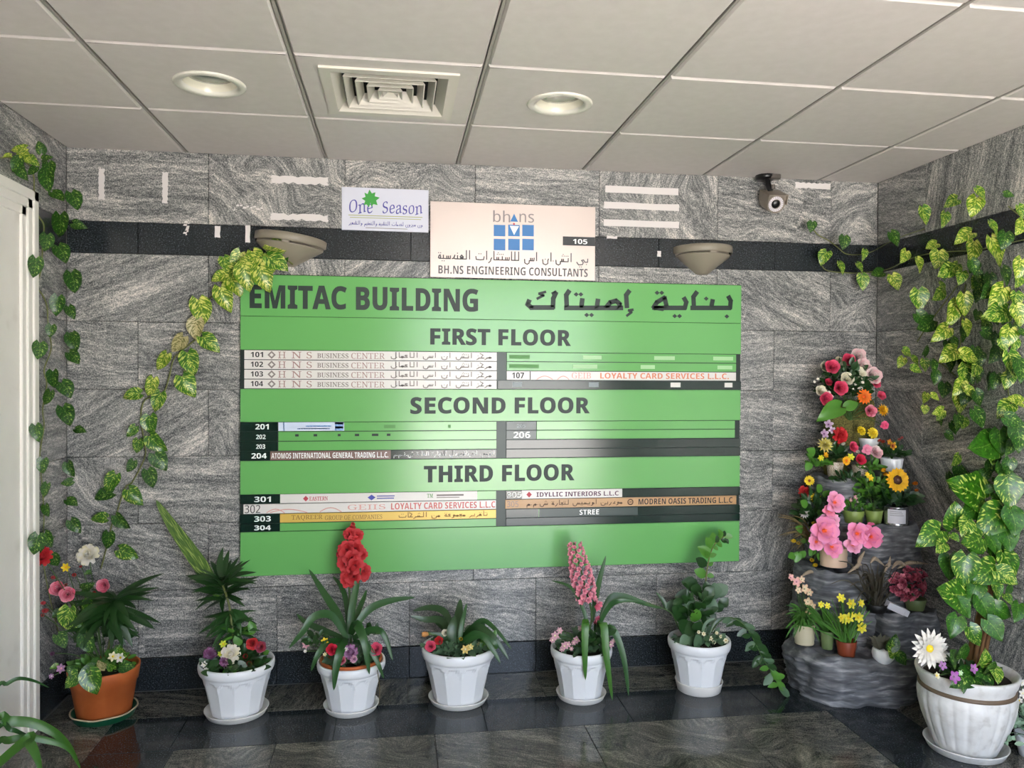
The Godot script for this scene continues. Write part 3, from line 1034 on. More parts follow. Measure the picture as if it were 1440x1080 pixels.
func build_signs():
	mat("steel_plate", Color(0.80, 0.745, 0.715), 0.32, 0.3)
	mat("acrylic_white", Color(0.84, 0.85, 0.90), 0.25)
	mat("logo_blue", Color(0.20, 0.47, 0.72), 0.4)
	mat("tab_black", Color(0.13, 0.15, 0.16), 0.35)
	mat("ink_steel", Color(0.34, 0.35, 0.37), 0.6)
	mat("ink_thin", Color(0.52, 0.50, 0.50), 0.6)
	mat("script_violet", Color(0.30, 0.30, 0.62), 0.5)
	mat("line_olive", Color(0.66, 0.68, 0.50), 0.5)
	mat("maple_green", Color(0.24, 0.62, 0.25), 0.45)
	var p0 := spot(721, 392, 0.034)
	var s := thing("company_plate", "brushed steel company plate with blue square logo on top of board", "sign", Vector3(p0.x, p0.y, 0.0))
	# it stands on spacers, its lower edge just in front of the board
	var st := mb(true)
	for q in [[612, 296], [830, 300]]:
		var p: Vector3 = spot(q[0], q[1], 0.03) - s.position
		box(st, Vector3(p.x - 0.01, p.y - 0.01, 0.0), Vector3(p.x + 0.01, p.y + 0.01, 0.031))
	part(s, "spacer", st, M.tab_black)
	plate(s, "plate", [605, 287, 837, 392], 0.031, 0.034, M.steel_plate, 0.0006)
	var z := 0.034
	var g: Node3D = s
	lettering(g, "bh", [693.5, 296, 717.5, 312.5], z, M.ink_thin)
	lettering(g, "ns", [730.5, 300.5, 751, 313], z, M.ink_thin)
	for cx in [694.3, 714.6, 734.4]:
		for cy in [316.2, 335.9]:
			plate(g, "logo_square", [cx, cy, cx + 16.3, cy + 16], z, z + 0.0006, M.logo_blue, 0.0)
	var at := func(u: float, v: float) -> Vector2:
		var p: Vector3 = spot(u, v, z) - s.position
		return Vector2(p.x, p.y)
	st = mb(true)
	slab(st, PackedVector2Array([at.call(717.5, 311.5), at.call(728.5, 312), at.call(723, 300.5)]), z, z + 0.0006)
	part(g, "logo_triangle", st, M.logo_blue)
	st = mb(true)
	slab(st, PackedVector2Array([at.call(716.8, 317.5), at.call(729.8, 318.2), at.call(722.8, 330.5)]), z + 0.0005, z + 0.0012)
	part(g, "logo_arrow", st, M.ink_white)
	st = mb(true)
	var dot: Vector2 = at.call(722.8, 315)
	diamond(st, dot, 0.006, 0.006, z + 0.0014)
	part(g, "logo_dot", st, M.ink_red)
	var tab := plate(g, "number_tab", [791.5, 333, 836.8, 345.5], z, z + 0.0012, M.tab_black, 0.0003)
	lettering(tab, "105", [805.7, 336.2, 826, 343.2], z + 0.0012, M.ink_white, "sansbold")
	arabic_lettering(g, "بي اتش.ان اس للاستشارات الهندسية", [616.5, 354, 826.5, 373], z, M.ink_steel, 0.85)
	lettering(g, "BH.NS ENGINEERING CONSULTANTS", [616.5, 375.5, 826.5, 387.2], z, M.ink_steel, "sansbold")

	p0 = spot(541.6, 324, 0.008)
	s = thing("company_plate", "white plate with green maple leaf and violet script lettering", "sign", Vector3(p0.x, p0.y, 0.0))
	z = 0.008
	plate(s, "plate", [480.5, 265, 602.7, 325], 0.0, z, M.acrylic_white, 0.0006)
	at = func(u: float, v: float) -> Vector2:
		var p: Vector3 = spot(u, v, z) - s.position
		return Vector2(p.x, p.y)
	lettering(s, "One", [491, 281, 524, 301], z, M.script_violet, "serif", 0.0, 0.25)
	lettering(s, "Season", [538, 284, 594, 302], z, M.script_violet, "serif", 0.0, 0.25)
	var leaf := PackedVector2Array()
	for q in [[519.5, 266.5], [523, 272], [528, 270.5], [527, 276], [534, 278], [529, 282], [531, 288.5], [525, 287], [522.5, 291], [521, 285], [519, 291.5], [515.5, 287.5], [511.5, 288.5], [513.5, 282.5], [508.5, 279], [514, 277], [512.5, 271], [517, 273]]:
		leaf.append(at.call(q[0], q[1]))
	st = mb(true)
	slab(st, leaf, z + 0.0008, z + 0.0014)
	part(s, "maple_leaf", st, M.maple_green)
	for q in [[490, 594, 303.4, 304.6], [492, 592, 306.6, 307.6]]:
		plate(s, "print", [q[0], q[2], q[1], q[3]], z, z + 0.0005, M.line_olive, 0.0)
	arabic_lettering(s, "ون سيزون لخدمات التنظيف والتعقيم والتطهير", [490.5, 311.5, 594, 319.5], z, M.script_violet, 0.9)
	plate(s, "print", [514, 320.8, 573, 321.6], z, z + 0.0005, M.ink_thin, 0.0)


# ---------------------------------------------------------------- fittings

func build_fittings():
	mat("lamp_white", Color(0.86, 0.85, 0.80), 0.3)
	mat("lamp_inner", Color(0.90, 0.88, 0.80), 0.2)
	var lens := mat("lamp_lens", Color(0.42, 0.47, 0.42), 0.06)
	lens.metallic_specular = 0.7
	mat("diffuser_white", Color(0.84, 0.82, 0.77), 0.38)
	mat("sconce_beige", Color(0.56, 0.53, 0.47), 0.42)
	mat("cctv_beige", Color(0.55, 0.51, 0.46), 0.45)
	mat("cctv_black", Color(0.05, 0.05, 0.06), 0.3)
	mat("cctv_metal", Color(0.42, 0.40, 0.38), 0.35, 0.5)
	mat("led_white", Color(0.86, 0.84, 0.86), 0.3)
	var st: SurfaceTool
	for q in [[-0.626, "round recessed downlight in ceiling left of the square air diffuser"], [0.574, "round recessed downlight in ceiling right of the square air diffuser"]]:
		var t := thing("downlight", q[1], "ceiling light", Vector3(q[0], TOP, 0.888), 0.0, "ceiling downlights")
		st = mb()
		lathe(st, [Vector2(0.116, 0.0), Vector2(0.117, -0.004), Vector2(0.112, -0.008), Vector2(0.098, -0.009), Vector2(0.089, -0.006), Vector2(0.087, 0.004)].map(func(p): return p), 48)
		part(t, "trim_ring", st, M.lamp_white)
		st = mb()
		lathe(st, [Vector2(0.087, 0.004), Vector2(0.083, 0.018), Vector2(0.078, 0.022), Vector2(0.076, 0.030)], 40)
		part(t, "reflector", st, M.lamp_inner)
		st = mb()
		lathe(st, [Vector2(0.0, 0.020), Vector2(0.05, 0.021), Vector2(0.074, 0.025), Vector2(0.078, 0.030)], 32)
		part(t, "lens", st, M.lamp_lens)
	# four-way air diffuser: a flange and nested square cones
	var d := thing("air_diffuser", "square four-way air diffuser with nested louvres in ceiling", "air vent", Vector3(-0.026, TOP, 0.888))
	st = mb(true)
	square_cone(st, 0.224, 0.0, 0.224, -0.008)
	square_cone(st, 0.224, -0.008, 0.190, -0.008)
	square_cone(st, 0.190, -0.008, 0.160, 0.026)
	part(d, "flange", st, M.diffuser_white)
	for k in 4:
		var w := 0.153 - 0.037 * k
		st = mb(true)
		square_cone(st, w, -0.004, w - 0.0035, -0.0052)
		square_cone(st, w - 0.0035, -0.0052, w - 0.024, 0.030)
		square_cone(st, w, -0.004, w - 0.020, 0.032)
		part(d, "louvre", st, M.diffuser_white)
	st = mb(true)
	square_cone(st, 0.026, -0.003, 0.0, 0.014)
	part(d, "centre_cap", st, M.diffuser_white)
	# wall lamps: half cones under a curved lid, the left one hanging askew
	for q in [[987, 354, 0.0, 0.145, "beige fan-shaped wall lamp right of the steel company plate"], [409, 340, -0.13, 0.158, "beige fan-shaped wall lamp hanging askew above vine and board corner"]]:
		var t := thing("wall_lamp", q[4], "wall lamp", spot(q[0], q[1], 0.0), 0.0, "fan-shaped wall lamps")
		t.rotation.z = q[2]
		var r: float = q[3]
		st = mb()
		lathe(st, [Vector2(r * 0.965, -0.016), Vector2(r, -0.010), Vector2(r, 0.018), Vector2(r * 0.97, 0.020), Vector2(r * 0.95, 0.006)], 28, Vector3.ZERO, PI, TAU)
		part(t, "lid", st, M.sconce_beige)
		st = mb()
		lathe(st, [Vector2(0.0, -0.114), Vector2(0.028, -0.112), Vector2(0.036, -0.106), Vector2(r * 0.92, -0.028), Vector2(r * 0.93, -0.024), Vector2(r * 0.90, -0.022), Vector2(0.03, -0.10)], 28, Vector3.ZERO, PI, TAU)
		part(t, "shade", st, M.sconce_beige)
		st = mb(true)
		box(st, Vector3(-0.016, -0.026, r * 0.90), Vector3(0.016, -0.008, r * 0.962), 0.001)
		part(t, "bracket", st, M.sconce_beige)
		st = mb(true)
		slab(st, PackedVector2Array([Vector2(-r * 0.95, 0.012), Vector2(-r * 0.93, -0.026), Vector2(-0.03, -0.108), Vector2(0.03, -0.108), Vector2(r * 0.93, -0.026), Vector2(r * 0.95, 0.012)]), 0.0, 0.006)
		part(t, "back_plate", st, M.sconce_beige)
	# security camera under the ceiling
	var c := thing("security_camera", "beige security camera with ring of infrared lights under ceiling", "camera", spot(1078, 254, 0.03))
	st = mb()
	lathe(st, [Vector2(0.0, -0.002), Vector2(0.044, -0.002), Vector2(0.048, 0.006), Vector2(0.048, 0.022), Vector2(0.0, 0.024)].map(func(p): return p), 24, Vector3(-0.016, 0.0, 0.02))
	part(c, "base", st, M.cctv_black)
	st = mb(true)
	box(st, Vector3(-0.012, -0.006, 0.036), Vector3(0.044, 0.020, 0.066), 0.005)
	part(c, "clamp", st, M.cctv_metal)
	st = mb()
	tube(st, curve([Vector3(-0.012, 0.0, 0.03), Vector3(-0.010, -0.03, 0.04), Vector3(-0.004, -0.062, 0.05)]), 0.013, 0.013, 10)
	part(c, "arm", st, M.cctv_black)
	st = mb()
	lathe(st, [Vector2(0.0, -0.012), Vector2(0.010, -0.010), Vector2(0.010, 0.010), Vector2(0.0, 0.012)], 12, Vector3(0.004, -0.045, 0.062))
	part(c, "screw", st, M.cctv_metal)
	var body := Node3D.new()
	body.name = "housing"
	c.add_child(body)
	body.position = Vector3(0.004, -0.112, 0.045)
	body.rotation = Vector3(0.42, -0.06, 0)
	st = mb()
	var prof := [Vector2(0.0, -0.05), Vector2(0.040, -0.05), Vector2(0.044, -0.045), Vector2(0.044, 0.058), Vector2(0.041, 0.061), Vector2(0.038, 0.055), Vector2(0.0, 0.054)]
	lathe(st, prof, 32)
	var round_part := part(body, "barrel", st, M.cctv_beige, Transform3D(Basis(Vector3.RIGHT, PI / 2), Vector3.ZERO))
	round_part.set_meta("label", "beige camera barrel")
	st = mb(true)
	box(st, Vector3(-0.048, 0.0, -0.05), Vector3(-0.044, 0.046, 0.074), 0.001)
	box(st, Vector3(0.044, 0.0, -0.05), Vector3(0.048, 0.046, 0.074), 0.001)
	box(st, Vector3(-0.048, 0.042, -0.05), Vector3(0.048, 0.047, 0.078), 0.001)
	box(st, Vector3(-0.046, 0.018, 0.052), Vector3(0.046, 0.044, 0.056), 0.001)
	part(body, "sun_hood", st, M.cctv_beige)
	st = mb()
	lathe(st, [Vector2(0.0, 0.004), Vector2(0.012, 0.003), Vector2(0.018, 0.0), Vector2(0.021, -0.003)].map(func(p): return p), 20)
	part(body, "lens", st, M.cctv_black, Transform3D(Basis(Vector3.RIGHT, PI / 2), Vector3(0, 0, 0.057)))
	st = mb(true)
	for k in 22:
		var a := TAU * k / 22
		var e := Vector3(cos(a), sin(a), 0)
		var n := Vector3(-sin(a), cos(a), 0) * 0.0028
		var p := e * 0.0225 + Vector3(0, 0, 0.058)
		var p2 := e * 0.036 + Vector3(0, 0, 0.058)
		quad(st, p - n, p2 - n * 1.5, p2 + n * 1.5, p + n)
	part(body, "led_ring", st, M.led_white)

func square_cone(st: SurfaceTool, w0: float, y0: float, w1: float, y1: float):
	for k in 4:
		var a := TAU * k / 4 + PI / 4
		var b := TAU * (k + 1) / 4 + PI / 4
		var s := sqrt(2.0)
		var p := func(ang: float, w: float, y: float) -> Vector3: return Vector3(cos(ang) * w * s, y, sin(ang) * w * s)
		quad(st, p.call(a, w0, y0), p.call(b, w0, y0), p.call(b, w1, y1), p.call(a, w1, y1))

func scrap(outline: Array, z0: float, z1: float, at: Vector3, ragged: float, n: int) -> SurfaceTool:
	# a strip of torn foam tape: outline corners in metres, edges broken up
	var pts := PackedVector2Array()
	for i in outline.size():
		var a: Vector2 = outline[i]
		var b: Vector2 = outline[(i + 1) % outline.size()]
		for k in n:
			var p := a.lerp(b, float(k) / n)
			if k:
				p += Vector2(-(b - a).normalized().y, (b - a).normalized().x) * (rng.randf_range(0.0, ragged) if k % 2 else 0.0)
			pts.append(p)
	var st := mb(true)
	slab(st, pts, z0, z1)
	return st

func build_tape():
	mat("foam_tape", Color(0.86, 0.84, 0.83), 0.8)
	var g := "white tape remnants on the granite"
	var list := [
		[138.5, 237, 147.5, 281, "upright white tape remnant nearest the left corner under ceiling", 0.006],
		[228, 242, 236.5, 286, "upright white tape remnant second from the left corner", 0.006],
		[381, 249.5, 462, 258, "ragged level tape remnant above another, left of the leaf plate", 0.011],
		[380, 302, 462, 309.5, "lower ragged level tape remnant left of the leaf plate", 0.011],
		[259, 311, 266, 331, "specks of tape remnant on dark band, leftmost of three", 0.012],
		[302, 318, 310, 334, "small torn tape remnant on dark band, middle of three", 0.003],
		[345, 317, 352, 341, "small torn tape remnant on dark band beside the askew wall lamp", 0.003],
		[851, 265, 954, 270.6, "topmost of three long level tape strips right of steel plate", 0.002],
		[849, 287.5, 955, 293, "middle of three long level tape strips right of steel plate", 0.003],
		[849, 312, 955, 317.5, "lowest of three long level tape strips right of steel plate", 0.002],
		[853, 332, 868, 335.5, "tiny tape scrap on edge of dark band beside steel plate", 0.004],
		[924, 353, 929.5, 361, "tiny tape scrap on dark band left of the upright wall lamp", 0.003],
		[1118, 258, 1168, 264.5, "pale torn tape patch beside the security camera under ceiling", 0.006],
		[327, 288, 370, 296, "thin broken line of tape specks above the askew wall lamp", 0.022],
	]
	for q in list:
		var a := spot(q[0], q[3], 0.0)
		var b := spot(q[2], q[1], 0.0)
		var st: SurfaceTool
		if q[5] > 0.02 or q[4].begins_with("specks"):
			st = mb(true)
			var n := 9
			for k in n:
				var t := (k + 0.5) / n
				var c := Vector2((b.x - a.x) * (t if b.x - a.x > b.y - a.y else rng.randf()), (b.y - a.y) * (rng.randf() if b.x - a.x > b.y - a.y else t))
				var w := rng.randf_range(0.003, 0.009)
				slab(st, PackedVector2Array([c + Vector2(-w, -0.003), c + Vector2(w * 0.7, -w * 0.5), c + Vector2(w, 0.004), c + Vector2(-w * 0.4, w * 0.6)]), 0.0, 0.0012)
		else:
			st = scrap([Vector2(0, 0), Vector2(b.x - a.x, 0), Vector2(b.x - a.x, b.y - a.y), Vector2(0, b.y - a.y)], 0.0, 0.0018, a, q[5], 13 if q[5] > 0.004 else 3)
		var o := part(self, numbered("tape_remnant"), st, M.foam_tape, moved(a))
		o.set_meta("label", q[4])
		o.set_meta("category", "tape")
		o.set_meta("group", g)


# ---------------------------------------------------------------- leaves and flowers

func profile(kind: String, t: float) -> float:                    # half width of a leaf or petal along its length
	match kind:
		"heart":
			return 0.42 * pow(sin(PI * pow(clampf(t * 0.97 + 0.03, 0, 1), 0.62)), 0.85)
		"oval":
			return 0.27 * pow(sin(PI * clampf(t * 0.94 + 0.05, 0, 1)), 0.7)
		"lance":
			return 0.085 * pow(sin(PI * pow(clampf(t * 0.98 + 0.02, 0, 1), 0.7)), 0.8)
		"round":
			return pow(sin(PI * clampf(t * 0.80 + 0.10, 0, 1)), 0.8) * (0.55 + 0.45 * t)
		"point":
			return pow(sin(PI * clampf(t * 0.97 + 0.03, 0, 1)), 0.9)
	return 0.3

func leaf_mesh(kind: String, variant := 0) -> ArrayMesh:          # base at the origin, tip at (0, 1, 0), face towards +z
	var key := "leaf/" + kind + str(variant)
	if cache.has(key):
		return cache[key]
	var st := mb()
	var rows := 7
	var fold: float = [0.22, 0.36, 0.10][variant % 3]
	var droop: float = [0.18, 0.30, 0.08][variant % 3]
	var sway: float = [0.0, 0.06, -0.06][variant % 3]
	var g := []
	for i in rows + 1:
		var t := float(i) / rows
		var w := profile(kind, t)
		var r := []
		for s in [-1.0, -0.55, 0.0, 0.55, 1.0]:
			var y := t
			if kind == "heart":
				y -= 0.20 * pow(1.0 - t, 3.0) * absf(s)
			var x: float = s * w + sway * sin(t * PI)
			var z: float = fold * absf(s) * w - droop * t * t + (0.03 * sin(t * 9.0 + s * 2.0) * absf(s) if kind == "heart" else 0.0)
			r.append([Vector3(x, y, z), Vector2(0.5 + s * 0.5, t)])
		g.append(r)
	for i in rows:
		for k in 4:
			var q := [g[i][k], g[i][k + 1], g[i + 1][k + 1], g[i + 1][k]]
			uquad(st, q.map(func(e): return e[0]), q.map(func(e): return e[1]))
	st.generate_normals()
	cache[key] = st.commit()
	return cache[key]

func posed(base: Vector3, tip: Vector3, face: Vector3, wide := 1.0) -> Transform3D:
	var y := tip - base
	var l := y.length()
	var d := y / l
	var x := d.cross(face).normalized()
	if x.length() < 0.5:
		x = Vector3.RIGHT
	var z := x.cross(d)
	return Transform3D(Basis(x * l * wide, y, z * l), base)

func leaf(t: Node3D, kind: String, m: Material, base: Vector3, tip: Vector3, face: Vector3, wide := 1.0, called := "leaf") -> MeshInstance3D:   # world places
	var o := t.position
	return part(t, called, leaf_mesh(kind, rng.randi() % 3), m, posed(base - o, tip - o, face, wide))

func strap(t: Node3D, pts: Array, width: float, m: Material, called := "leaf", fold := 0.25) -> MeshInstance3D:   # a long blade along a line of world places
	var o := t.position
	var c := curve(pts, 5)
	var st := mb()
	var g := []
	for i in c.size():
		var s := float(i) / (c.size() - 1)
		var d: Vector3 = (c[mini(i + 1, c.size() - 1)] - c[maxi(i - 1, 0)]).normalized()
		var side := d.cross(Vector3(0.05, 0.35, 1.0)).normalized()
		if side.length() < 0.1:
			side = Vector3.RIGHT
		var n := side.cross(d)
		var w := width * 0.5 * (0.55 + 0.45 * minf(1.0, s * 3.0)) * pow(1.0 - pow(s, 3.2), 0.8) + 0.0006
		var p: Vector3 = c[i] - o
		g.append([[p - side * w + n * w * fold, Vector2(0, s)], [p, Vector2(0.5, s)], [p + side * w + n * w * fold, Vector2(1, s)]])
	for i in g.size() - 1:
		for k in 2:
			var q := [g[i][k], g[i][k + 1], g[i + 1][k + 1], g[i + 1][k]]
			uquad(st, q.map(func(e): return e[0]), q.map(func(e): return e[1]))
	return part(t, called, st, m)

func stem(t: Node3D, pts: Array, r: float, m: Material, called := "stem") -> MeshInstance3D:
	var o := t.position
	var st := mb()
	tube(st, curve(pts.map(func(p): return p - o), 4), r, r * 0.75, 5)
	return part(t, called, st, m)

func lin(c: Color) -> Color:
	return c.srgb_to_linear()

func petal(st: SurfaceTool, ang: float, r0: float, ln: float, wd: float, elev: float, curl: float, kind: String, c0: Color, c1: Color, rows := 3, wave := 0.0):
	var out := Vector3(cos(ang), 0, sin(ang))
	var side := Vector3(-sin(ang), 0, cos(ang))
	var p := out * r0
	var e := elev
	var g := []
	for i in rows + 1:
		var t := float(i) / rows
		var w := wd * profile(kind, t)
		var up := out * -sin(e) + Vector3.UP * cos(e)
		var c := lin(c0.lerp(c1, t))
		var r := []
		for s in [-1.0, 0.0, 1.0]:
			r.append([p + side * w * s + up * w * 0.35 * absf(s) + Vector3.UP * wave * ln * sin(t * 5.0 + s * 4.0 + ang * 3.0) * t, c])
		g.append(r)
		p += (out * cos(e) + Vector3.UP * sin(e)) * ln / rows
		e += curl / rows
	for i in rows:
		for k in 2:
			for q in [g[i][k], g[i + 1][k + 1], g[i][k + 1], g[i][k], g[i + 1][k], g[i + 1][k + 1]]:
				st.set_color(q[1])
				st.set_uv(Vector2.ZERO)
				st.add_vertex(q[0])

func dome(st: SurfaceTool, r: float, h: float, c: Color, y0 := 0.0, bumps := 0.0):
	st.set_color(lin(c))
	var rows := 4
	var seg := 12
	for i in rows:
		for k in seg:
			var v := []
			for q in [[i, k], [i, k + 1], [i + 1, k + 1], [i + 1, k]]:
				var a: float = TAU * q[1] / seg
				var b: float = PI * 0.5 * q[0] / rows
				var rr: float = r * (1.0 + bumps * (1.0 if (q[0] + q[1]) % 2 == 0 else -1.0))
				v.append(Vector3(cos(a) * cos(b) * rr, y0 + sin(b) * h, -sin(a) * cos(b) * rr))
			tri(st, v[0], v[1], v[2])
			tri(st, v[0], v[2], v[3])

func blossom(kind: String, a: Color, b: Color) -> ArrayMesh:       # radius 1, axis +y
	var key := "flower/%s/%s/%s" % [kind, a.to_html(), b.to_html()]
	if cache.has(key):
		return cache[key]
	var st := mb()
	var r := RandomNumberGenerator.new()
	r.seed = key.hash()
	match kind:
		"rose":
			for ring in [[5, 0.10, 0.80, 0.62, 0.35, 0.9], [5, 0.10, 0.66, 0.52, 0.75, 0.8], [5, 0.08, 0.52, 0.42, 1.05, 0.5], [4, 0.04, 0.44, 0.30, 1.30, 0.2], [3, 0.02, 0.40, 0.20, 1.45, 0.1]]:
				for k in ring[0]:
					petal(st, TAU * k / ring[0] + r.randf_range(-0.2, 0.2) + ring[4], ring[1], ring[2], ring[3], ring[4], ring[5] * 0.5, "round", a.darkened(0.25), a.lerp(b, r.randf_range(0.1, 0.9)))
			st.set_color(lin(Color(0.16, 0.30, 0.10)))
			dome(st, 0.16, -0.30, Color(0.16, 0.30, 0.10), 0.05)
		"carnation":
			for ring in 6:
				var n: int = [11, 11, 10, 9, 7, 5][ring]
				for k in n:
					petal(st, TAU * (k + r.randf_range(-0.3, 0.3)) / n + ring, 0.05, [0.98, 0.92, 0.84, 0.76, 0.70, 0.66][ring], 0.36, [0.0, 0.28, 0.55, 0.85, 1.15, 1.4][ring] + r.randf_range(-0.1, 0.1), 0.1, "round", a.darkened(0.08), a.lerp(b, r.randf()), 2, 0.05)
			dome(st, 0.4, 0.55, a.darkened(0.06))
		"daisy":
			for k in 14:
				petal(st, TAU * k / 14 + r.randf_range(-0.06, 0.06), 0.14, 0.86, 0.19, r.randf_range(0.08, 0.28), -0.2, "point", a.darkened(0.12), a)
			for k in 11:
				petal(st, TAU * (k + 0.5) / 11, 0.12, 0.62, 0.16, 0.42, -0.2, "point", a.darkened(0.2), a)
			dome(st, 0.24, 0.16, b, 0.05, 0.06)
		"lily":
			for k in 6:
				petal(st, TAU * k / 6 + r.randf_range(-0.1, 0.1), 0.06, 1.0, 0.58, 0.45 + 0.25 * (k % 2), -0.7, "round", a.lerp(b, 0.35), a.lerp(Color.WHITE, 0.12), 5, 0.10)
			for k in 5:
				petal(st, TAU * (k + 0.3) / 5, 0.04, 0.66, 0.42, 0.85, -0.5, "round", a.lerp(b, 0.45), a.darkened(0.04), 4, 0.10)
			for k in 5:
				petal(st, TAU * k / 5 + 0.5, 0.0, 0.36, 0.08, 1.1, 0.0, "point", b, b)
			dome(st, 0.12, 0.12, b, 0.02)
		"star":
			for k in 6:
				petal(st, TAU * k / 6, 0.08, 0.9, 0.28, 0.35, -0.2, "point", a.darkened(0.1), a)
			dome(st, 0.22, 0.3, b)
		"bell":
			for k in 5:
				petal(st, TAU * k / 5, 0.12, 1.05, 0.46, 1.0, -0.5, "round", a.darkened(0.18), a.lerp(b, 0.4), 3)
			dome(st, 0.2, -0.25, a.darkened(0.3), 0.05)
		"bud":
			for k in 5:
				petal(st, TAU * k / 5, 0.25, 1.1, 0.42, 1.25, 0.7, "round", a.darkened(0.2), a.lerp(b, 0.3), 3)
			dome(st, 0.3, -0.4, Color(0.2, 0.34, 0.12), 0.05)
		"orchid":
			for k in 5:
				petal(st, TAU * k / 5, 0.05, 0.95, 0.44, 0.2, 0.2, "round", b, a, 3, 0.04)
			dome(st, 0.2, 0.25, b.darkened(0.2))
		"pompon":
			for ring in 5:
				var n: int = [12, 12, 10, 8, 5][ring]
				for k in n:
					petal(st, TAU * (k + 0.5 * (ring % 2)) / n, 0.08, [0.95, 0.84, 0.72, 0.6, 0.5][ring], 0.15, [0.05, 0.4, 0.75, 1.05, 1.35][ring], 0.3, "point", a.darkened(0.15), a.lerp(b, r.randf()), 2)
	st.generate_normals()
	cache[key] = st.commit()
	return cache[key]

func facing(at: Vector3, axis: Vector3, size: float, spin := 0.0) -> Transform3D:
	var y := axis.normalized()
	var x := y.cross(Vector3(0.1, 0.3, 1.0)).normalized()
	if x.length() < 0.5:
		x = Vector3.RIGHT
	var z := x.cross(y)
	return Transform3D(Basis(x, y, z).rotated(y, spin).scaled(Vector3.ONE * size), at)

func flower(t: Node3D, kind: String, a: Color, b: Color, at: Vector3, size: float, axis := Vector3(0, 0.35, 1), called := "") -> MeshInstance3D:
	var ax := axis + Vector3(rng.randf_range(-0.25, 0.25), rng.randf_range(-0.2, 0.2), 0)
	size *= {"rose": 1.4, "carnation": 1.12, "bud": 1.25, "pompon": 1.1}.get(kind, 1.0)
	return part(t, called if called else kind if kind in ["rose", "carnation", "daisy", "lily", "orchid"] else "flower", blossom(kind, a, b), M.petals, facing(at - t.position, ax, size, rng.randf() * TAU))

func on_stem(t: Node3D, from: Vector3, kind: String, a: Color, b: Color, at: Vector3, size: float, axis := Vector3(0, 0.35, 1), called := ""):
	var mid := from.lerp(at, 0.55) + Vector3(rng.randf_range(-0.015, 0.015), 0.02, 0.0)
	var back := axis.normalized() * size * 0.25
	stem(t, [from, mid, at - back], 0.0022, M.stem_green)
	flower(t, kind, a, b, at, size, axis, called)

func foliage(t: Node3D, list: Array, kind: String, m: Material, called := "foliage"):    # many leaves too small to pick apart, joined
	var st := SurfaceTool.new()
	st.begin(Mesh.PRIMITIVE_TRIANGLES)
	for tr in list:
		st.append_from(leaf_mesh(kind, rng.randi() % 3), 0, tr)
	var o := MeshInstance3D.new()
	o.name = called
	o.mesh = st.commit()
	o.material_override = m
	o.set_meta("kind", "stuff")
	t.add_child(o, true)

func clump(t: Node3D, centre: Vector3, spread: Vector3, n: int, ln: float, kind: String, m: Material, up := 0.5, called := "foliage"):
	var list := []
	for k in n:
		var d := Vector3(rng.randfn(), rng.randfn(), rng.randfn()).normalized()
		var p := centre - t.position + Vector3(d.x * spread.x, absf(d.y) * spread.y, d.z * spread.z) * sqrt(rng.randf())
		var dir := (d + Vector3(0, up, 0.25) + Vector3(rng.randf_range(-0.4, 0.4), 0, 0)).normalized()
		list.append(posed(p, p + dir * ln * rng.randf_range(0.7, 1.2), Vector3(rng.randf_range(-0.5, 0.5), 0.7, 0.8)))
	foliage(t, list, kind, m, called)

func rosette(t: Node3D, centre: Vector3, n: int, ln: float, m: Material, tilt := 0.2, wide := 1.0):    # a whorl of lance-shaped leaves
	for k in n:
		var a := TAU * (k + rng.randf_range(-0.3, 0.3)) / n
		var e := tilt + rng.randf_range(-0.45, 0.55)
		var d := Vector3(cos(a) * cos(e), sin(e), sin(a) * cos(e) * 0.8)
		var l := ln * rng.randf_range(0.75, 1.15)
		var b := centre + Vector3(0, rng.randf_range(-0.02, 0.02), 0)
		leaf(t, "lance", m, b, b + d * l, Vector3(d.x * -0.3, 1.0, 0.55), wide)


# ---------------------------------------------------------------- pots

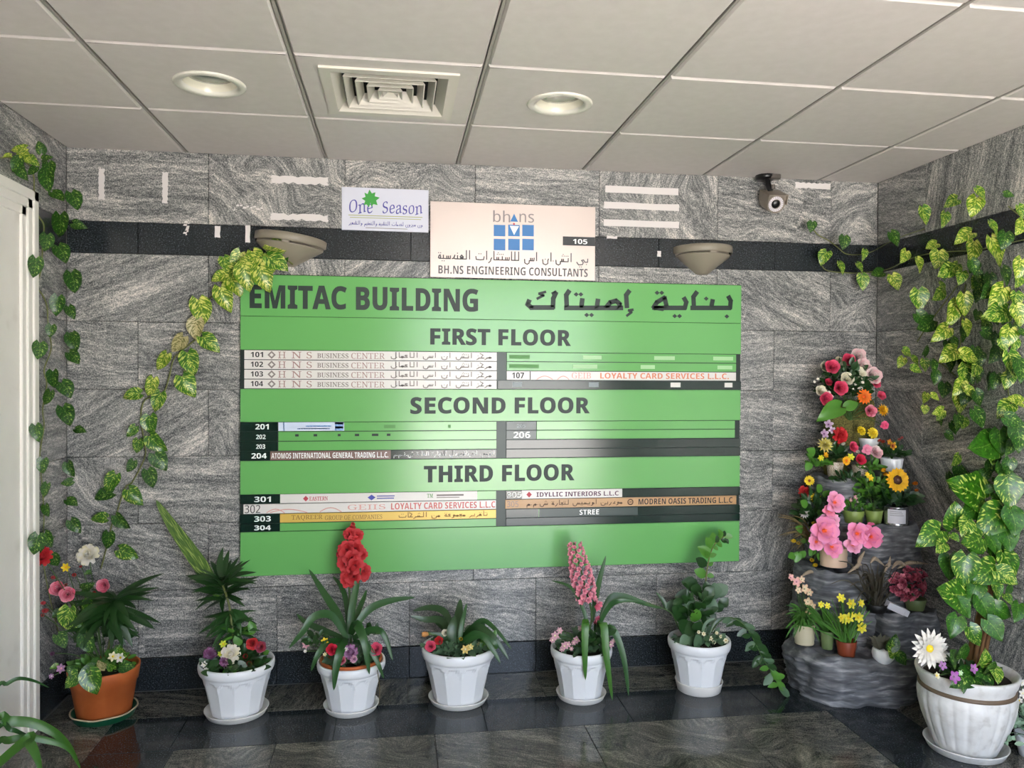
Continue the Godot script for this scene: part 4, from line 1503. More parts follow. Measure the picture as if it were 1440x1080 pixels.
func plant_materials():
	petal_mat("petals")
	leafy("stem_green", Color(0.24, 0.36, 0.15), 0.6)
	leafy("vine_stem", Color(0.42, 0.44, 0.24), 0.6)
	leafy("deep_leaf", Color(0.13, 0.26, 0.11), 0.36)
	leafy("blade_leaf", Color(0.15, 0.31, 0.13), 0.38)
	leafy("bright_blade", Color(0.22, 0.40, 0.12), 0.38)
	leafy("bright_leaf", Color(0.27, 0.46, 0.14), 0.38)
	leafy("grey_leaf", Color(0.30, 0.41, 0.30), 0.5)
	leafy("fresh_leaf", Color(0.30, 0.50, 0.18), 0.38)
	leafy("grass_leaf", Color(0.26, 0.44, 0.17), 0.45)
	leafy("grey_succulent", Color(0.42, 0.42, 0.36), 0.6)
	leafy("silver_leaf", Color(0.52, 0.62, 0.52), 0.6)
	leafy("bronze_leaf", Color(0.24, 0.22, 0.17), 0.5)
	leafy("dry_leaf", Color(0.42, 0.36, 0.22), 0.7)
	leafy("variegated_0", Color.WHITE, 0.34, leaf_texture(3, 0.12, Color(0.09, 0.24, 0.06), Color(0.16, 0.36, 0.08), Color(0.62, 0.70, 0.36)))
	leafy("variegated_1", Color.WHITE, 0.34, leaf_texture(4, 0.32, Color(0.14, 0.33, 0.05), Color(0.28, 0.50, 0.08), Color(0.76, 0.79, 0.40)))
	leafy("variegated_2", Color.WHITE, 0.34, leaf_texture(6, 0.34, Color(0.22, 0.40, 0.04), Color(0.44, 0.58, 0.09), Color(0.82, 0.82, 0.44)))
	leafy("variegated_4", Color.WHITE, 0.30, leaf_texture(24, 0.22, Color(0.12, 0.30, 0.05), Color(0.22, 0.44, 0.07), Color(0.70, 0.75, 0.36)))
	leafy("green_pothos", Color.WHITE, 0.30, leaf_texture(25, 0.02, Color(0.12, 0.30, 0.06), Color(0.22, 0.43, 0.09), Color(0.55, 0.66, 0.30)))
	leafy("variegated_3", Color.WHITE, 0.5, leaf_texture(8, 0.55, Color(0.36, 0.38, 0.16), Color(0.50, 0.48, 0.28), Color(0.72, 0.68, 0.50)))
	leafy("sword_leaf", Color.WHITE, 0.4, leaf_texture(14, 0.20, Color(0.20, 0.34, 0.12), Color(0.34, 0.46, 0.16), Color(0.56, 0.64, 0.34)))
	mat("pot_white", Color(0.91, 0.92, 0.93), 0.32)
	mat("saucer_white", Color(0.93, 0.92, 0.90), 0.4)
	mat("soil", Color(0.16, 0.12, 0.09), 0.95)
	grained("terracotta", speckle_texture(41, 0.02, [[0.0, 168, 84, 38], [0.6, 188, 98, 46], [1.0, 200, 112, 60]], 256, 4), 2.0, 0.6)
	mat("saucer_green", Color(0.07, 0.33, 0.22), 0.4)
	mat("scale_rim", Color(0.72, 0.66, 0.54), 0.9)
	grained("aged_white", speckle_texture(43, 0.02, [[0.0, 178, 174, 168], [0.35, 218, 217, 214], [1.0, 234, 234, 233]], 512, 5), 1.6, 0.42)
	mat("bronze_band", Color(0.42, 0.35, 0.28), 0.5)

func fluted_pot(r: float, h: float) -> SurfaceTool:               # twelve flat flutes with arched tops under a rolled rim
	var st := mb(true)
	var n := 12
	var seg := 96
	var rows := 18
	var rb := r * 0.655
	var rt := r * 0.915
	var lip := h * 0.80
	var at := func(i: int, k: int) -> Vector3:
		var y := 0.012 + (lip - 0.012) * i / rows
		var a := TAU * k / seg
		var m := fposmod(a + PI / n, TAU / n) - PI / n
		var base := lerpf(rb, rt, y / lip)
		var q := absf(m) / (PI / n)
		var arch := lip * (0.93 - 0.22 * (1.0 - sqrt(maxf(0.0, 1.0 - q * q))))
		var flat := base * cos(PI / n) / cos(m) * 0.985
		var f := smoothstep(arch + 0.004, arch - 0.006, y)
		var rr := lerpf(base, flat, f)
		return Vector3(cos(a) * rr, y, -sin(a) * rr)
	for i in rows:
		for k in seg:
			quad(st, at.call(i, k), at.call(i, k + 1), at.call(i + 1, k + 1), at.call(i + 1, k))
	var prof := [Vector2(rt, lip), Vector2(r * 0.955, lip + h * 0.012), Vector2(r * 0.985, lip + h * 0.06), Vector2(r, lip + h * 0.12), Vector2(r * 0.995, lip + h * 0.17), Vector2(r * 0.975, h), Vector2(r * 0.94, h), Vector2(r * 0.915, h * 0.975), Vector2(r * 0.89, h * 0.80)]
	st.set_smooth_group(0)
	lathe(st, prof, 64)
	st.set_smooth_group(-1)
	lathe(st, [Vector2(0.0, 0.012), Vector2(rb, 0.012)], 48)
	return st

func saucer(r: float, h: float) -> SurfaceTool:
	var st := mb()
	lathe(st, [Vector2(0.0, 0.0), Vector2(r * 0.86, 0.0), Vector2(r * 0.90, 0.003), Vector2(r * 0.985, h * 0.9), Vector2(r, h), Vector2(r * 0.985, h + 0.002), Vector2(r * 0.96, h), Vector2(r * 0.86, 0.008), Vector2(0.0, 0.007)], 56)
	return st

func soil_disc(t: Node3D, r: float, y: float, m: Material = null):
	var st := mb()
	var prof := []
	for k in 6:
		prof.append(Vector2(r * (1.0 - k / 5.0), y + 0.012 * sin(k * 0.5)))
	lathe(st, prof, 28)
	part(t, "soil", st, m if m else M.soil)

func white_pot(x: float, z: float, r: float, h: float, rs: float, label: String, sauce := 0.026) -> Node3D:
	var t := thing("potted_plant", label, "potted plant", Vector3(x, 0, z), 0.0, "white fluted pots along the wall")
	var s := part(t, "pot", fluted_pot(r, h), M.pot_white, Transform3D(Basis(Vector3.UP, rng.randf()), Vector3(0, 0.004, 0)))
	s.set_meta("label", "white fluted plastic pot")
	part(t, "saucer", saucer(rs, sauce), M.saucer_white)
	soil_disc(t, r * 0.89, h * 0.90)
	return t

func px_of(region: Array, scale: float) -> Callable:             # a place read off an enlarged crop of the photograph
	return func(q: Array, z: float) -> Vector3:
		var c := spot(region[0] + q[0] / scale, region[1] + q[1] / scale, z)
		if c.x < LEFT + 0.03:
			c = spot_side(region[0] + q[0] / scale, region[1] + q[1] / scale, LEFT + 0.03)
		c.x = minf(c.x, RIGHT - 0.045)
		return c

const WHITE := Color(0.90, 0.88, 0.84)
const CREAM := Color(0.88, 0.85, 0.70)
const PINK := Color(0.88, 0.36, 0.47)
const HOT := Color(0.86, 0.20, 0.36)
const BLUSH := Color(0.90, 0.66, 0.70)
const RED := Color(0.72, 0.08, 0.12)
const CORAL := Color(0.80, 0.24, 0.24)
const YELLOW := Color(0.92, 0.80, 0.16)
const GOLD := Color(0.95, 0.68, 0.08)
const ORANGE := Color(0.93, 0.45, 0.08)
const MAUVE := Color(0.66, 0.50, 0.64)
const PLUM := Color(0.48, 0.24, 0.40)

func build_pots():
	plant_materials()
	var p: Callable
	# ---- terracotta pot in the left corner
	var t := thing("potted_plant", "orange pot of mixed cloth flowers and spiky leaves in left corner", "potted plant", Vector3(-1.185, 0, 0.245))
	var st := mb()
	lathe(st, [Vector2(0.0, 0.012), Vector2(0.098, 0.012), Vector2(0.102, 0.018), Vector2(0.123, 0.145), Vector2(0.128, 0.147), Vector2(0.136, 0.202), Vector2(0.135, 0.207), Vector2(0.127, 0.207), Vector2(0.119, 0.145)], 56)
	part(t, "pot", st, M.terracotta)
	part(t, "saucer", saucer(0.126, 0.030), M.saucer_green)
	st = mb()
	var ring := []
	for k in 49:
		var a := TAU * k / 48
		ring.append(Vector3(cos(a) * 0.124, 0.031 + 0.0015 * sin(a * 7.0), sin(a) * 0.124))
	tube(st, ring, 0.0035, 0.0035, 6)
	part(t, "saucer_rim", st, M.scale_rim)
	soil_disc(t, 0.122, 0.185)
	p = px_of([30, 740], 3.725)
	var root := Vector3(-1.185, 0.19, 0.245)
	for q in [["carnation", RED, CORAL, 110, 160, 42, 0.20], ["carnation", WHITE, CREAM, 350, 150, 48, 0.14], ["star", YELLOW, GOLD, 235, 215, 26, 0.2], ["rose", PINK, BLUSH, 193, 328, 33, 0.26], ["rose", PINK, BLUSH, 243, 357, 34, 0.28],
			["rose", PINK, BLUSH, 437, 308, 32, 0.22], ["bud", CORAL, PINK, 175, 270, 17, 0.2], ["bud", CORAL, PINK, 125, 402, 18, 0.24], ["bud", CORAL, PINK, 138, 440, 22, 0.25], ["bud", CORAL, PINK, 115, 465, 15, 0.26], ["bud", RED, CORAL, 283, 255, 18, 0.2], ["bud", RED, CORAL, 315, 210, 12, 0.17], ["bud", RED, CORAL, 392, 418, 17, 0.28], ["bud", RED, CORAL, 390, 345, 16, 0.2], ["bud", CORAL, PINK, 236, 305, 14, 0.22],
			["star", CREAM, YELLOW, 480, 682, 26, 0.34], ["star", WHITE, YELLOW, 520, 688, 28, 0.33], ["star", MAUVE, BLUSH, 210, 745, 26, 0.34], ["bud", PLUM, MAUVE, 170, 665, 18, 0.3], ["star", MAUVE, WHITE, 160, 785, 16, 0.34]]:
		on_stem(t, root, q[0], q[1], q[2], p.call([q[3], q[4]], q[6]), q[5] / 3.725 / 322.0, Vector3(0, 0.3, 1))
	rosette(t, p.call([490, 400], 0.26), 40, 0.185, M.deep_leaf, 0.0, 1.15)
	rosette(t, p.call([450, 470], 0.28), 22, 0.17, M.deep_leaf, -0.5, 1.15)
	stem(t, [root, p.call([470, 560], 0.26), p.call([490, 400], 0.26)], 0.006, M.vine_stem)
	for q in [[95, 60, 90, 150, 0, 0.15], [150, 60, 110, 100, 0, 0.14], [160, 150, 190, 215, 0, 0.19], [190, 570, 230, 640, 0, 0.3], [330, 570, 365, 670, 0, 0.33], [255, 430, 235, 560, 2, 0.3], [250, 480, 320, 520, 1, 0.3], [350, 390, 330, 470, 1, 0.27], [295, 770, 225, 850, 1, 0.37], [380, 735, 300, 770, 0, 0.37], [350, 760, 395, 885, 1, 0.38], [300, 790, 240, 740, 0, 0.36], [520, 735, 590, 735, 0, 0.34], [440, 745, 400, 705, 3, 0.36], [480, 750, 450, 720, 1, 0.36], [520, 690, 510, 625, 1, 0.32], [190, 730, 150, 745, 1, 0.33], [200, 440, 160, 480, 0, 0.26], [300, 520, 350, 560, 0, 0.27], [360, 240, 330, 250, 0, 0.2], [320, 330, 370, 300, 0, 0.2], [290, 610, 330, 560, 0, 0.26]]:
		var b: Vector3 = p.call([q[0], q[1]], q[5])
		var e: Vector3 = p.call([q[2], q[3]], q[5] + 0.02)
		leaf(t, "heart", M["variegated_%d" % [0, 4, 1, 3][q[4]]], b, e, Vector3(rng.randf_range(-0.3, 0.3), 0.35, 1))
	clump(t, Vector3(-1.185, 0.30, 0.24), Vector3(0.10, 0.18, 0.07), 46, 0.05, "oval", M.deep_leaf)
	clump(t, Vector3(-1.185, 0.21, 0.26), Vector3(0.12, 0.045, 0.11), 80, 0.035, "oval", M.fresh_leaf)

	# ---- white pot with a sword leaf and a spiky cane plant
	t = white_pot(-0.653, 0.292, 0.152, 0.218, 0.129, "white pot with tall sword leaf and spiky cane plant near left vine")
	p = px_of([200, 690], 3.175)
	root = Vector3(-0.653, 0.195, 0.292)
	strap(t, [p.call([345, 470], 0.22), p.call([285, 370], 0.18), p.call([205, 255], 0.12), p.call([130, 150], 0.08), p.call([62, 42], 0.05)], 0.062, M.sword_leaf, "sword_leaf", 0.15)
	rosette(t, p.call([355, 410], 0.22), 30, 0.14, M.deep_leaf, 0.45, 1.2)
	rosette(t, p.call([370, 470], 0.22), 26, 0.14, M.deep_leaf, 0.1, 1.2)
	rosette(t, p.call([395, 550], 0.25), 20, 0.13, M.blade_leaf, -0.35, 1.15)
	rosette(t, p.call([405, 610], 0.27), 20, 0.12, M.blade_leaf, -0.15, 1.15)
	rosette(t, p.call([430, 640], 0.28), 12, 0.09, M.fresh_leaf, 0.4, 1.15)
	stem(t, [root, p.call([400, 600], 0.27), p.call([385, 500], 0.25), p.call([355, 410], 0.22)], 0.006, M.vine_stem)
	for q in [["star", Color(0.78, 0.84, 0.24), YELLOW, 362, 684, 18, 0.33], ["star", Color(0.72, 0.80, 0.24), YELLOW, 350, 728, 14, 0.35], ["carnation", WHITE, CREAM, 395, 730, 36, 0.36], ["bud", CORAL, RED, 463, 738, 20, 0.36], ["bud", CORAL, RED, 476, 770, 20, 0.38], ["rose", CORAL, RED, 492, 682, 24, 0.3], ["rose", CORAL, PLUM, 530, 698, 22, 0.3], ["carnation", PLUM, MAUVE, 305, 728, 26, 0.3], ["carnation", PLUM, MAUVE, 366, 762, 18, 0.38], ["star", WHITE, CREAM, 278, 775, 16, 0.36], ["star", WHITE, CREAM, 285, 800, 12, 0.37], ["bud", MAUVE, BLUSH, 375, 790, 14, 0.39]]:
		on_stem(t, root, q[0], q[1], q[2], p.call([q[3], q[4]], q[6]), q[5] / 3.175 / 320.0)
	for q in [[300, 800, 340, 760, 0.38], [360, 815, 420, 790, 0.39], [430, 815, 500, 790, 0.38], [500, 780, 545, 740, 0.34], [440, 690, 420, 640, 0.3], [495, 640, 480, 590, 0.28], [290, 770, 255, 750, 0.33], [340, 800, 300, 830, 0.39], [470, 800, 430, 760, 0.39], [540, 730, 565, 715, 0.3]]:
		leaf(t, "oval", M.deep_leaf if rng.randf() < 0.6 else M.fresh_leaf, p.call([q[0], q[1]], q[4]), p.call([q[2], q[3]], q[4] + 0.01), Vector3(0.1, 0.6, 1), 1.25)
	clump(t, Vector3(-0.653, 0.208, 0.31), Vector3(0.125, 0.06, 0.12), 130, 0.044, "oval", M.deep_leaf)

	# ---- white pot with the red flower spike
	t = white_pot(-0.186, 0.308, 0.142, 0.205, 0.116, "white pot with red gladiolus spike and arching blade leaves")
	p = px_of([400, 720], 3.6)
	root = Vector3(-0.186, 0.185, 0.308)
	st = mb()
	lathe(st, [Vector2(0.116, 0.165), Vector2(0.128, 0.213), Vector2(0.127, 0.219), Vector2(0.119, 0.219), Vector2(0.110, 0.185)], 48)
	part(t, "inner_pot", st, M.terracotta, Transform3D.IDENTITY, "terracotta inner pot")
	for q in [[[[325, 640, .31], [340, 500, .27], [365, 370, .22], [388, 245, .18]], 36], [[[318, 640, .3], [270, 520, .25], [200, 410, .18], [124, 290, .12]], 40], [[[325, 620, .28], [312, 450, .2], [282, 370, .15], [245, 325, .1]], 26], [[[335, 620, .29], [420, 500, .25], [530, 450, .25], [662, 432, .26]], 38], [[[315, 640, .32], [240, 525, .34], [150, 530, .38], [90, 610, .4], [22, 690, .4]], 38], [[[305, 640, .28], [190, 595, .22], [110, 560, .18], [62, 515, .15]], 30], [[[315, 640, .34], [285, 700, .44], [262, 790, .46], [250, 902, .455]], 40], [[[335, 620, .33], [365, 570, .40], [405, 660, .46], [430, 822, .455]], 44], [[[345, 640, .3], [430, 600, .33], [500, 615, .36], [548, 752, .37]], 34], [[[305, 650, .32], [220, 660, .38], [170, 720, .42], [135, 805, .42]], 30], [[[350, 650, .33], [420, 680, .42], [470, 760, .44], [502, 842, .43]], 26], [[[335, 620, .28], [375, 500, .2], [400, 440, .16], [415, 395, .12]], 26], [[[330, 600, .26], [330, 480, .2], [345, 420, .16]], 30]]:
		strap(t, q[0].map(func(e): return p.call([e[0], e[1]], e[2])), q[1] / 3.6 / 325.0, M.blade_leaf)
	var spike := stem(t, [root, p.call([330, 480], 0.24), p.call([330, 340], 0.19), p.call([340, 200], 0.15), p.call([350, 60], 0.12)], 0.005, M.stem_green, "flower_stalk")
	for q in [[348, 62, 12, .12], [346, 84, 20, .12], [332, 112, 34, .14], [365, 120, 36, .14], [345, 150, 36, .15], [318, 190, 46, .17], [360, 185, 44, .16], [385, 215, 36, .15], [340, 235, 46, .18], [305, 260, 40, .18], [355, 270, 46, .19], [330, 305, 44, .2], [310, 345, 38, .2], [350, 330, 40, .2], [398, 300, 40, .16], [405, 325, 28, .16], [290, 215, 26, .16], [330, 355, 28, .2]]:
		flower(t, "lily", Color(0.70, 0.10, 0.12), Color(0.46, 0.02, 0.06), p.call([q[0], q[1]], q[3]), q[2] / 3.6 / 320.0, Vector3(rng.randf_range(-0.5, 0.5), 0.3, 1), "gladiolus_bloom")
	for q in [["star", BLUSH, MAUVE, 110, 672, 22, .38], ["star", WHITE, CREAM, 105, 705, 10, .38], ["star", YELLOW, GOLD, 203, 655, 22, .38], ["rose", Color(0.78, 0.06, 0.16), HOT, 240, 697, 26, .42], ["rose", PINK, BLUSH, 292, 752, 20, .44], ["carnation", MAUVE, PLUM, 335, 708, 32, .42], ["rose", PINK, HOT, 466, 696, 30, .42], ["star", WHITE, CREAM, 312, 695, 12, .43], ["star", CREAM, YELLOW, 205, 720, 12, .42], ["carnation", MAUVE, BLUSH, 350, 745, 16, .44]]:
		on_stem(t, root, q[0], q[1], q[2], p.call([q[3], q[4]], q[6]), q[5] / 3.6 / 330.0)
	clump(t, p.call([160, 660], 0.36), Vector3(0.04, 0.04, 0.04), 24, 0.03, "oval", M.deep_leaf)
	clump(t, p.call([440, 615], 0.28), Vector3(0.03, 0.03, 0.03), 18, 0.03, "oval", M.deep_leaf)
	clump(t, Vector3(-0.186, 0.212, 0.33), Vector3(0.11, 0.05, 0.09), 100, 0.036, "oval", M.grey_leaf)
	stem(t, [p.call([470, 800], 0.43), p.call([482, 890], 0.43), p.call([478, 975], 0.43)], 0.0015, M.dry_leaf, "dry_root")

	# ---- white pot with low broad leaves
	t = white_pot(0.267, 0.287, 0.160, 0.238, 0.130, "widest white pot with low dark leaves and peach tulip")
	p = px_of([570, 820], 5.68)
	root = Vector3(0.267, 0.215, 0.287)
	for q in [[[[420, 470, .3], [415, 330, .26], [430, 220, .22], [440, 128, .19]], 76], [[[385, 480, .36], [370, 400, .36], [380, 330, .35], [400, 262, .33]], 80], [[[390, 430, .27], [320, 240, .2], [200, 195, .17], [58, 222, .16]], 56], [[[380, 440, .3], [290, 300, .24], [160, 290, .22], [42, 262, .22]], 58], [[[440, 470, .3], [560, 350, .34], [700, 430, .40], [825, 610, .43]], 60], [[[450, 440, .28], [600, 300, .28], [720, 370, .33], [850, 530, .38]], 40], [[[440, 440, .28], [560, 350, .22], [640, 330, .18]], 50], [[[430, 480, .34], [450, 340, .33], [490, 160, .28]], 40], [[[400, 470, .28], [300, 350, .2], [230, 300, .15]], 50], [[[470, 480, .36], [600, 420, .40], [690, 520, .43], [760, 640, .44]], 46], [[[410, 470, .33], [300, 420, .33], [190, 400, .33]], 40], [[[440, 480, .34], [560, 400, .38], [700, 470, .42], [740, 520, .42]], 44]]:
		strap(t, q[0].map(func(e): return p.call([e[0], e[1]], e[2])), q[1] / 5.68 / 328.0, M.deep_leaf if q[1] > 55 else M.blade_leaf)
	on_stem(t, root, "bud", Color(0.84, 0.58, 0.34), Color(0.80, 0.62, 0.30), p.call([185, 405], 0.36), 0.021, Vector3(-1, 0.08, 0.2), "tulip")
	for q in [["rose", RED, CORAL, 270, 462, 32, .38], ["rose", PINK, HOT, 202, 506, 40, .40], ["bud", YELLOW, GOLD, 440, 445, 30, .40], ["rose", CREAM, WHITE, 320, 396, 26, .34], ["star", Color(0.84, 0.74, 0.44), CREAM, 480, 528, 40, .42], ["star", Color(0.80, 0.74, 0.44), CREAM, 520, 510, 30, .42], ["star", Color(0.66, 0.66, 0.48), CREAM, 590, 492, 26, .38]]:
		on_stem(t, root, q[0], q[1], q[2], p.call([q[3], q[4]], q[6]), q[5] / 5.68 / 330.0)
	for q in [[340, 520, 50], [350, 560, 40], [400, 540, 36], [500, 560, 36], [600, 520, 40]]:
		rosette(t, p.call([q[0], q[1]], 0.40), 14, q[2] / 5.68 / 330.0, M.grey_leaf, 0.6, 3.2)
	clump(t, Vector3(0.267, 0.228, 0.31), Vector3(0.13, 0.055, 0.12), 140, 0.042, "oval", M.grey_leaf)
	clump(t, p.call([670, 500], 0.36), Vector3(0.03, 0.03, 0.03), 14, 0.035, "oval", M.bright_leaf)

	# ---- white pot with the pink spike
	t = white_pot(0.802, 0.319, 0.135, 0.22, 0.110, "white pot with pink hyacinth-like flower spike and drooping blades")
	p = px_of([760, 740], 4.153)
	root = Vector3(0.802, 0.198, 0.319)
	for q in [[[[270, 620, .33], [255, 500, .3], [180, 360, .25], [66, 318, .2]], 24], [[[275, 620, .36], [262, 560, .44], [258, 720, .46], [263, 898, .45]], 46], [[[330, 600, .32], [400, 430, .3], [480, 410, .3], [590, 445, .3], [706, 482, .3]], 42], [[[330, 600, .34], [400, 470, .36], [470, 435, .38], [560, 440, .38]], 30], [[[330, 620, .36], [365, 570, .43], [385, 760, .46], [420, 1018, .45]], 48], [[[345, 620, .34], [420, 600, .40], [485, 770, .43], [515, 990, .43]], 42], [[[300, 560, .3], [325, 400, .24], [350, 290, .2], [382, 172, .17]], 36]]:
		strap(t, q[0].map(func(e): return p.call([e[0], e[1]], e[2])), q[1] / 4.153 / 330.0, M.blade_leaf if q[1] < 45 else M.bright_blade)
	stem(t, [root, p.call([300, 540], 0.3), p.call([260, 350], 0.24), p.call([195, 95], 0.18)], 0.005, M.stem_green, "flower_stalk")
	for k in 92:
		var s := k / 91.0
		var c: Vector2 = Vector2(200, 100).lerp(Vector2(275, 445), s)
		var w := lerpf(30, 52, clampf(s * 2.0, 0, 1)) * (1.0 if s < 0.8 else 0.8)
		var a := k * 2.4
		var off := cos(a) * w
		var dz := sin(a) * w / 4.153 / 330.0
		flower(t, "bell", Color(0.90, 0.50, 0.58), Color(0.94, 0.76, 0.78), p.call([c.x + off, c.y], lerpf(0.18, 0.27, s) + dz), lerpf(16, 25, s) / 4.153 / 330.0, Vector3(cos(a), 0.35, sin(a) + 0.6), "bloom")
	for q in [[320, 470, 30], [335, 455, 26], [315, 560, 28], [330, 545, 26], [235, 605, 26]]:
		flower(t, "bell", PINK, BLUSH, p.call([q[0], q[1]], 0.33), q[2] / 4.153 / 330.0, Vector3(0.4, 0.3, 1), "bloom")
	for q in [[85, 640, 30], [110, 610, 24], [70, 665, 22], [140, 700, 28], [160, 690, 22], [125, 720, 18], [210, 662, 26], [195, 680, 18], [235, 595, 20], [410, 690, 24], [425, 670, 16], [180, 715, 16]]:
		on_stem(t, root, "star", Color(0.80, 0.62, 0.66), CREAM, p.call([q[0], q[1]], 0.40), q[2] / 4.153 / 330.0)
	clump(t, Vector3(0.802, 0.213, 0.33), Vector3(0.11, 0.065, 0.10), 130, 0.040, "oval", M.grey_leaf)
	clump(t, p.call([320, 680], 0.40), Vector3(0.06, 0.08, 0.04), 40, 0.04, "oval", M.deep_leaf)

	# ---- white pot with the round-leaved branch
	t = white_pot(1.346, 0.309, 0.139, 0.228, 0.106, "white pot with leafy upright twig and branch trailing to floor", 0.045)
	p = px_of([910, 730], 4.154)
	root = Vector3(1.346, 0.205, 0.309)
	stem(t, [root, p.call([330, 560], 0.28), p.call([340, 390], 0.22), p.call([362, 230], 0.17), p.call([400, 140], 0.14), p.call([460, 95], 0.13)], 0.004, M.vine_stem, "twig")
	for q in [[350, 265, 290, 230, 0.18], [345, 330, 285, 300, 0.19], [350, 330, 392, 335, 0.19], [360, 270, 385, 255, 0.17], [368, 220, 405, 205, 0.17], [362, 225, 315, 165, 0.17], [365, 215, 345, 190, 0.17], [375, 170, 352, 110, 0.15], [385, 160, 415, 180, 0.15], [395, 140, 385, 80, 0.14], [405, 130, 440, 160, 0.14], [425, 115, 430, 65, 0.14], [440, 105, 455, 72, 0.13], [450, 100, 500, 105, 0.13], [455, 110, 480, 140, 0.13], [400, 140, 410, 100, 0.14], [430, 115, 470, 130, 0.13]]:
		leaf(t, "oval", M.fresh_leaf if rng.randf() < 0.55 else M.deep_leaf, p.call([q[0], q[1]], q[4]), p.call([q[2], q[3]], q[4] + 0.015), Vector3(rng.randf_range(-0.4, 0.4), 0.3, 1), 1.35)
	for q in [[280, 400, 220, 365, 0.22, 0], [290, 420, 240, 370, 0.24, 0], [250, 470, 180, 450, 0.25, 0], [320, 430, 265, 400, 0.26, 0], [330, 440, 390, 400, 0.26, 0], [340, 430, 350, 375, 0.24, 0], [400, 450, 470, 390, 0.2, 2], [390, 470, 400, 380, 0.2, 2], [400, 540, 445, 500, 0.26, 0], [420, 500, 470, 465, 0.24, 0], [200, 540, 125, 500, 0.24, 2], [240, 560, 150, 520, 0.28, 0], [280, 620, 200, 640, 0.33, 0], [270, 600, 300, 530, 0.33, 1], [260, 650, 190, 600, 0.33, 0], [300, 560, 240, 500, 0.28, 2], [340, 560, 310, 480, 0.27, 2], [350, 540, 400, 480, 0.27, 2], [340, 600, 400, 560, 0.3, 0], [250, 700, 200, 720, 0.38, 2], [310, 740, 290, 680, 0.40, 2], [290, 660, 310, 600, 0.36, 0], [360, 620, 330, 560, 0.3, 0]]:
		leaf(t, "oval", M[["deep_leaf", "bright_leaf", "grey_leaf"][q[5]]], p.call([q[0], q[1]], q[4]), p.call([q[2], q[3]], q[4] + 0.02), Vector3(rng.randf_range(-0.3, 0.3), 0.5, 1), 1.7)
	stem(t, [root, p.call([200, 660], 0.31), p.call([150, 560], 0.3), p.call([90, 520], 0.3), p.call([-10, 488], 0.3)], 0.0035, M.stem_green, "branch")
	leaf(t, "lance", M.deep_leaf, p.call([110, 525], 0.3), p.call([60, 430], 0.3), Vector3(0, 0.2, 1), 1.4)
	var trail := [[370, 670, .34], [420, 600, .36], [490, 575, .38], [570, 620, .40], [630, 720, .42], [680, 820, .43], [730, 900, .44], [770, 985, .44]]
	stem(t, trail.map(func(e): return p.call([e[0], e[1]], e[2])), 0.003, M.stem_green, "trailing_branch")
	for k in 26:
		var s := 0.28 + 0.72 * k / 25.0
		var i := mini(int(s * 7.0), 6)
		var f := s * 7.0 - i
		var c: Vector3 = p.call([lerpf(trail[i][0], trail[i + 1][0], f), lerpf(trail[i][1], trail[i + 1][1], f)], lerpf(trail[i][2], trail[i + 1][2], f))
		var d := Vector3(0.055 if k % 2 else -0.045, rng.randf_range(-0.05, 0.015), rng.randf_range(0.0, 0.02))
		leaf(t, "oval", M.grey_leaf if k % 5 == 0 else M.fresh_leaf if k > 17 else M.deep_leaf, c, c + d, Vector3(0, 0.6, 1), 0.95)
	for q in [[370, 697, 18], [460, 710, 20], [430, 685, 14], [405, 665, 14], [330, 670, 16], [300, 660, 14], [390, 720, 14]]:
		on_stem(t, root, "star", CREAM, Color(0.62, 0.50, 0.20), p.call([q[0], q[1]], 0.40), q[2] / 4.154 / 330.0)
	strap(t, [p.call([360, 680], 0.38), p.call([390, 610], 0.38), p.call([440, 580], 0.38), p.call([520, 580], 0.38)], 0.012, M.deep_leaf)
	strap(t, [p.call([320, 680], 0.38), p.call([340, 610], 0.38), p.call([395, 580], 0.38)], 0.014, M.grey_leaf)
	clump(t, Vector3(1.346, 0.22, 0.33), Vector3(0.115, 0.045, 0.10), 100, 0.034, "oval", M.grey_leaf)
	clump(t, p.call([270, 560], 0.28), Vector3(0.08, 0.12, 0.05), 50, 0.05, "oval", M.deep_leaf)

	# ---- arching grass plant, its pot just below the frame at the left edge
	t = thing("potted_plant", "arching grass-like leaves entering at the lower left edge", "potted plant", Vector3(-1.30, 0, 1.29))
	st = mb()
	lathe(st, [Vector2(0.0, 0.0), Vector2(0.07, 0.0), Vector2(0.092, 0.13), Vector2(0.098, 0.135), Vector2(0.098, 0.15), Vector2(0.088, 0.15), Vector2(0.083, 0.12)], 40)
	part(t, "pot", st, M.terracotta)
	soil_disc(t, 0.084, 0.128)
	p = px_of([0, 900], 6.0)
	root = Vector3(-1.30, 0.13, 1.29)
	for q in [[[[-60, 460, .84], [60, 370, .80], [160, 325, .78], [290, 345, .74], [415, 402, .70]], 30], [[[-60, 700, .88], [80, 685, .84], [280, 700, .82], [460, 780, .80], [590, 910, .78], [680, 1090, .76]], 78], [[[-40, 765, .88], [90, 755, .86], [180, 785, .84], [300, 840, .82]], 36], [[[-60, 905, .9], [80, 845, .88], [250, 825, .86], [430, 855, .84], [560, 905, .82], [650, 1010, .80]], 56], [[[200, 860, .9], [260, 880, .92], [310, 980, .94], [350, 1120, .95]], 80]]:
		var pts: Array = [root] + q[0].map(func(e): return p.call([e[0], e[1]], e[2]))
		strap(t, pts, q[1] / 6.0 / 390.0, M.bright_blade if q[1] > 50 else M.blade_leaf)
	strap(t, [root, root + Vector3(-0.06, 0.16, 0.05), root + Vector3(-0.12, 0.20, 0.12)], 0.018, M.bright_blade)
	strap(t, [root, root + Vector3(0.02, 0.16, 0.1), root + Vector3(0.05, 0.12, 0.22)], 0.018, M.blade_leaf)


# ---------------------------------------------------------------- the tiered rock in the right corner and what stands on it

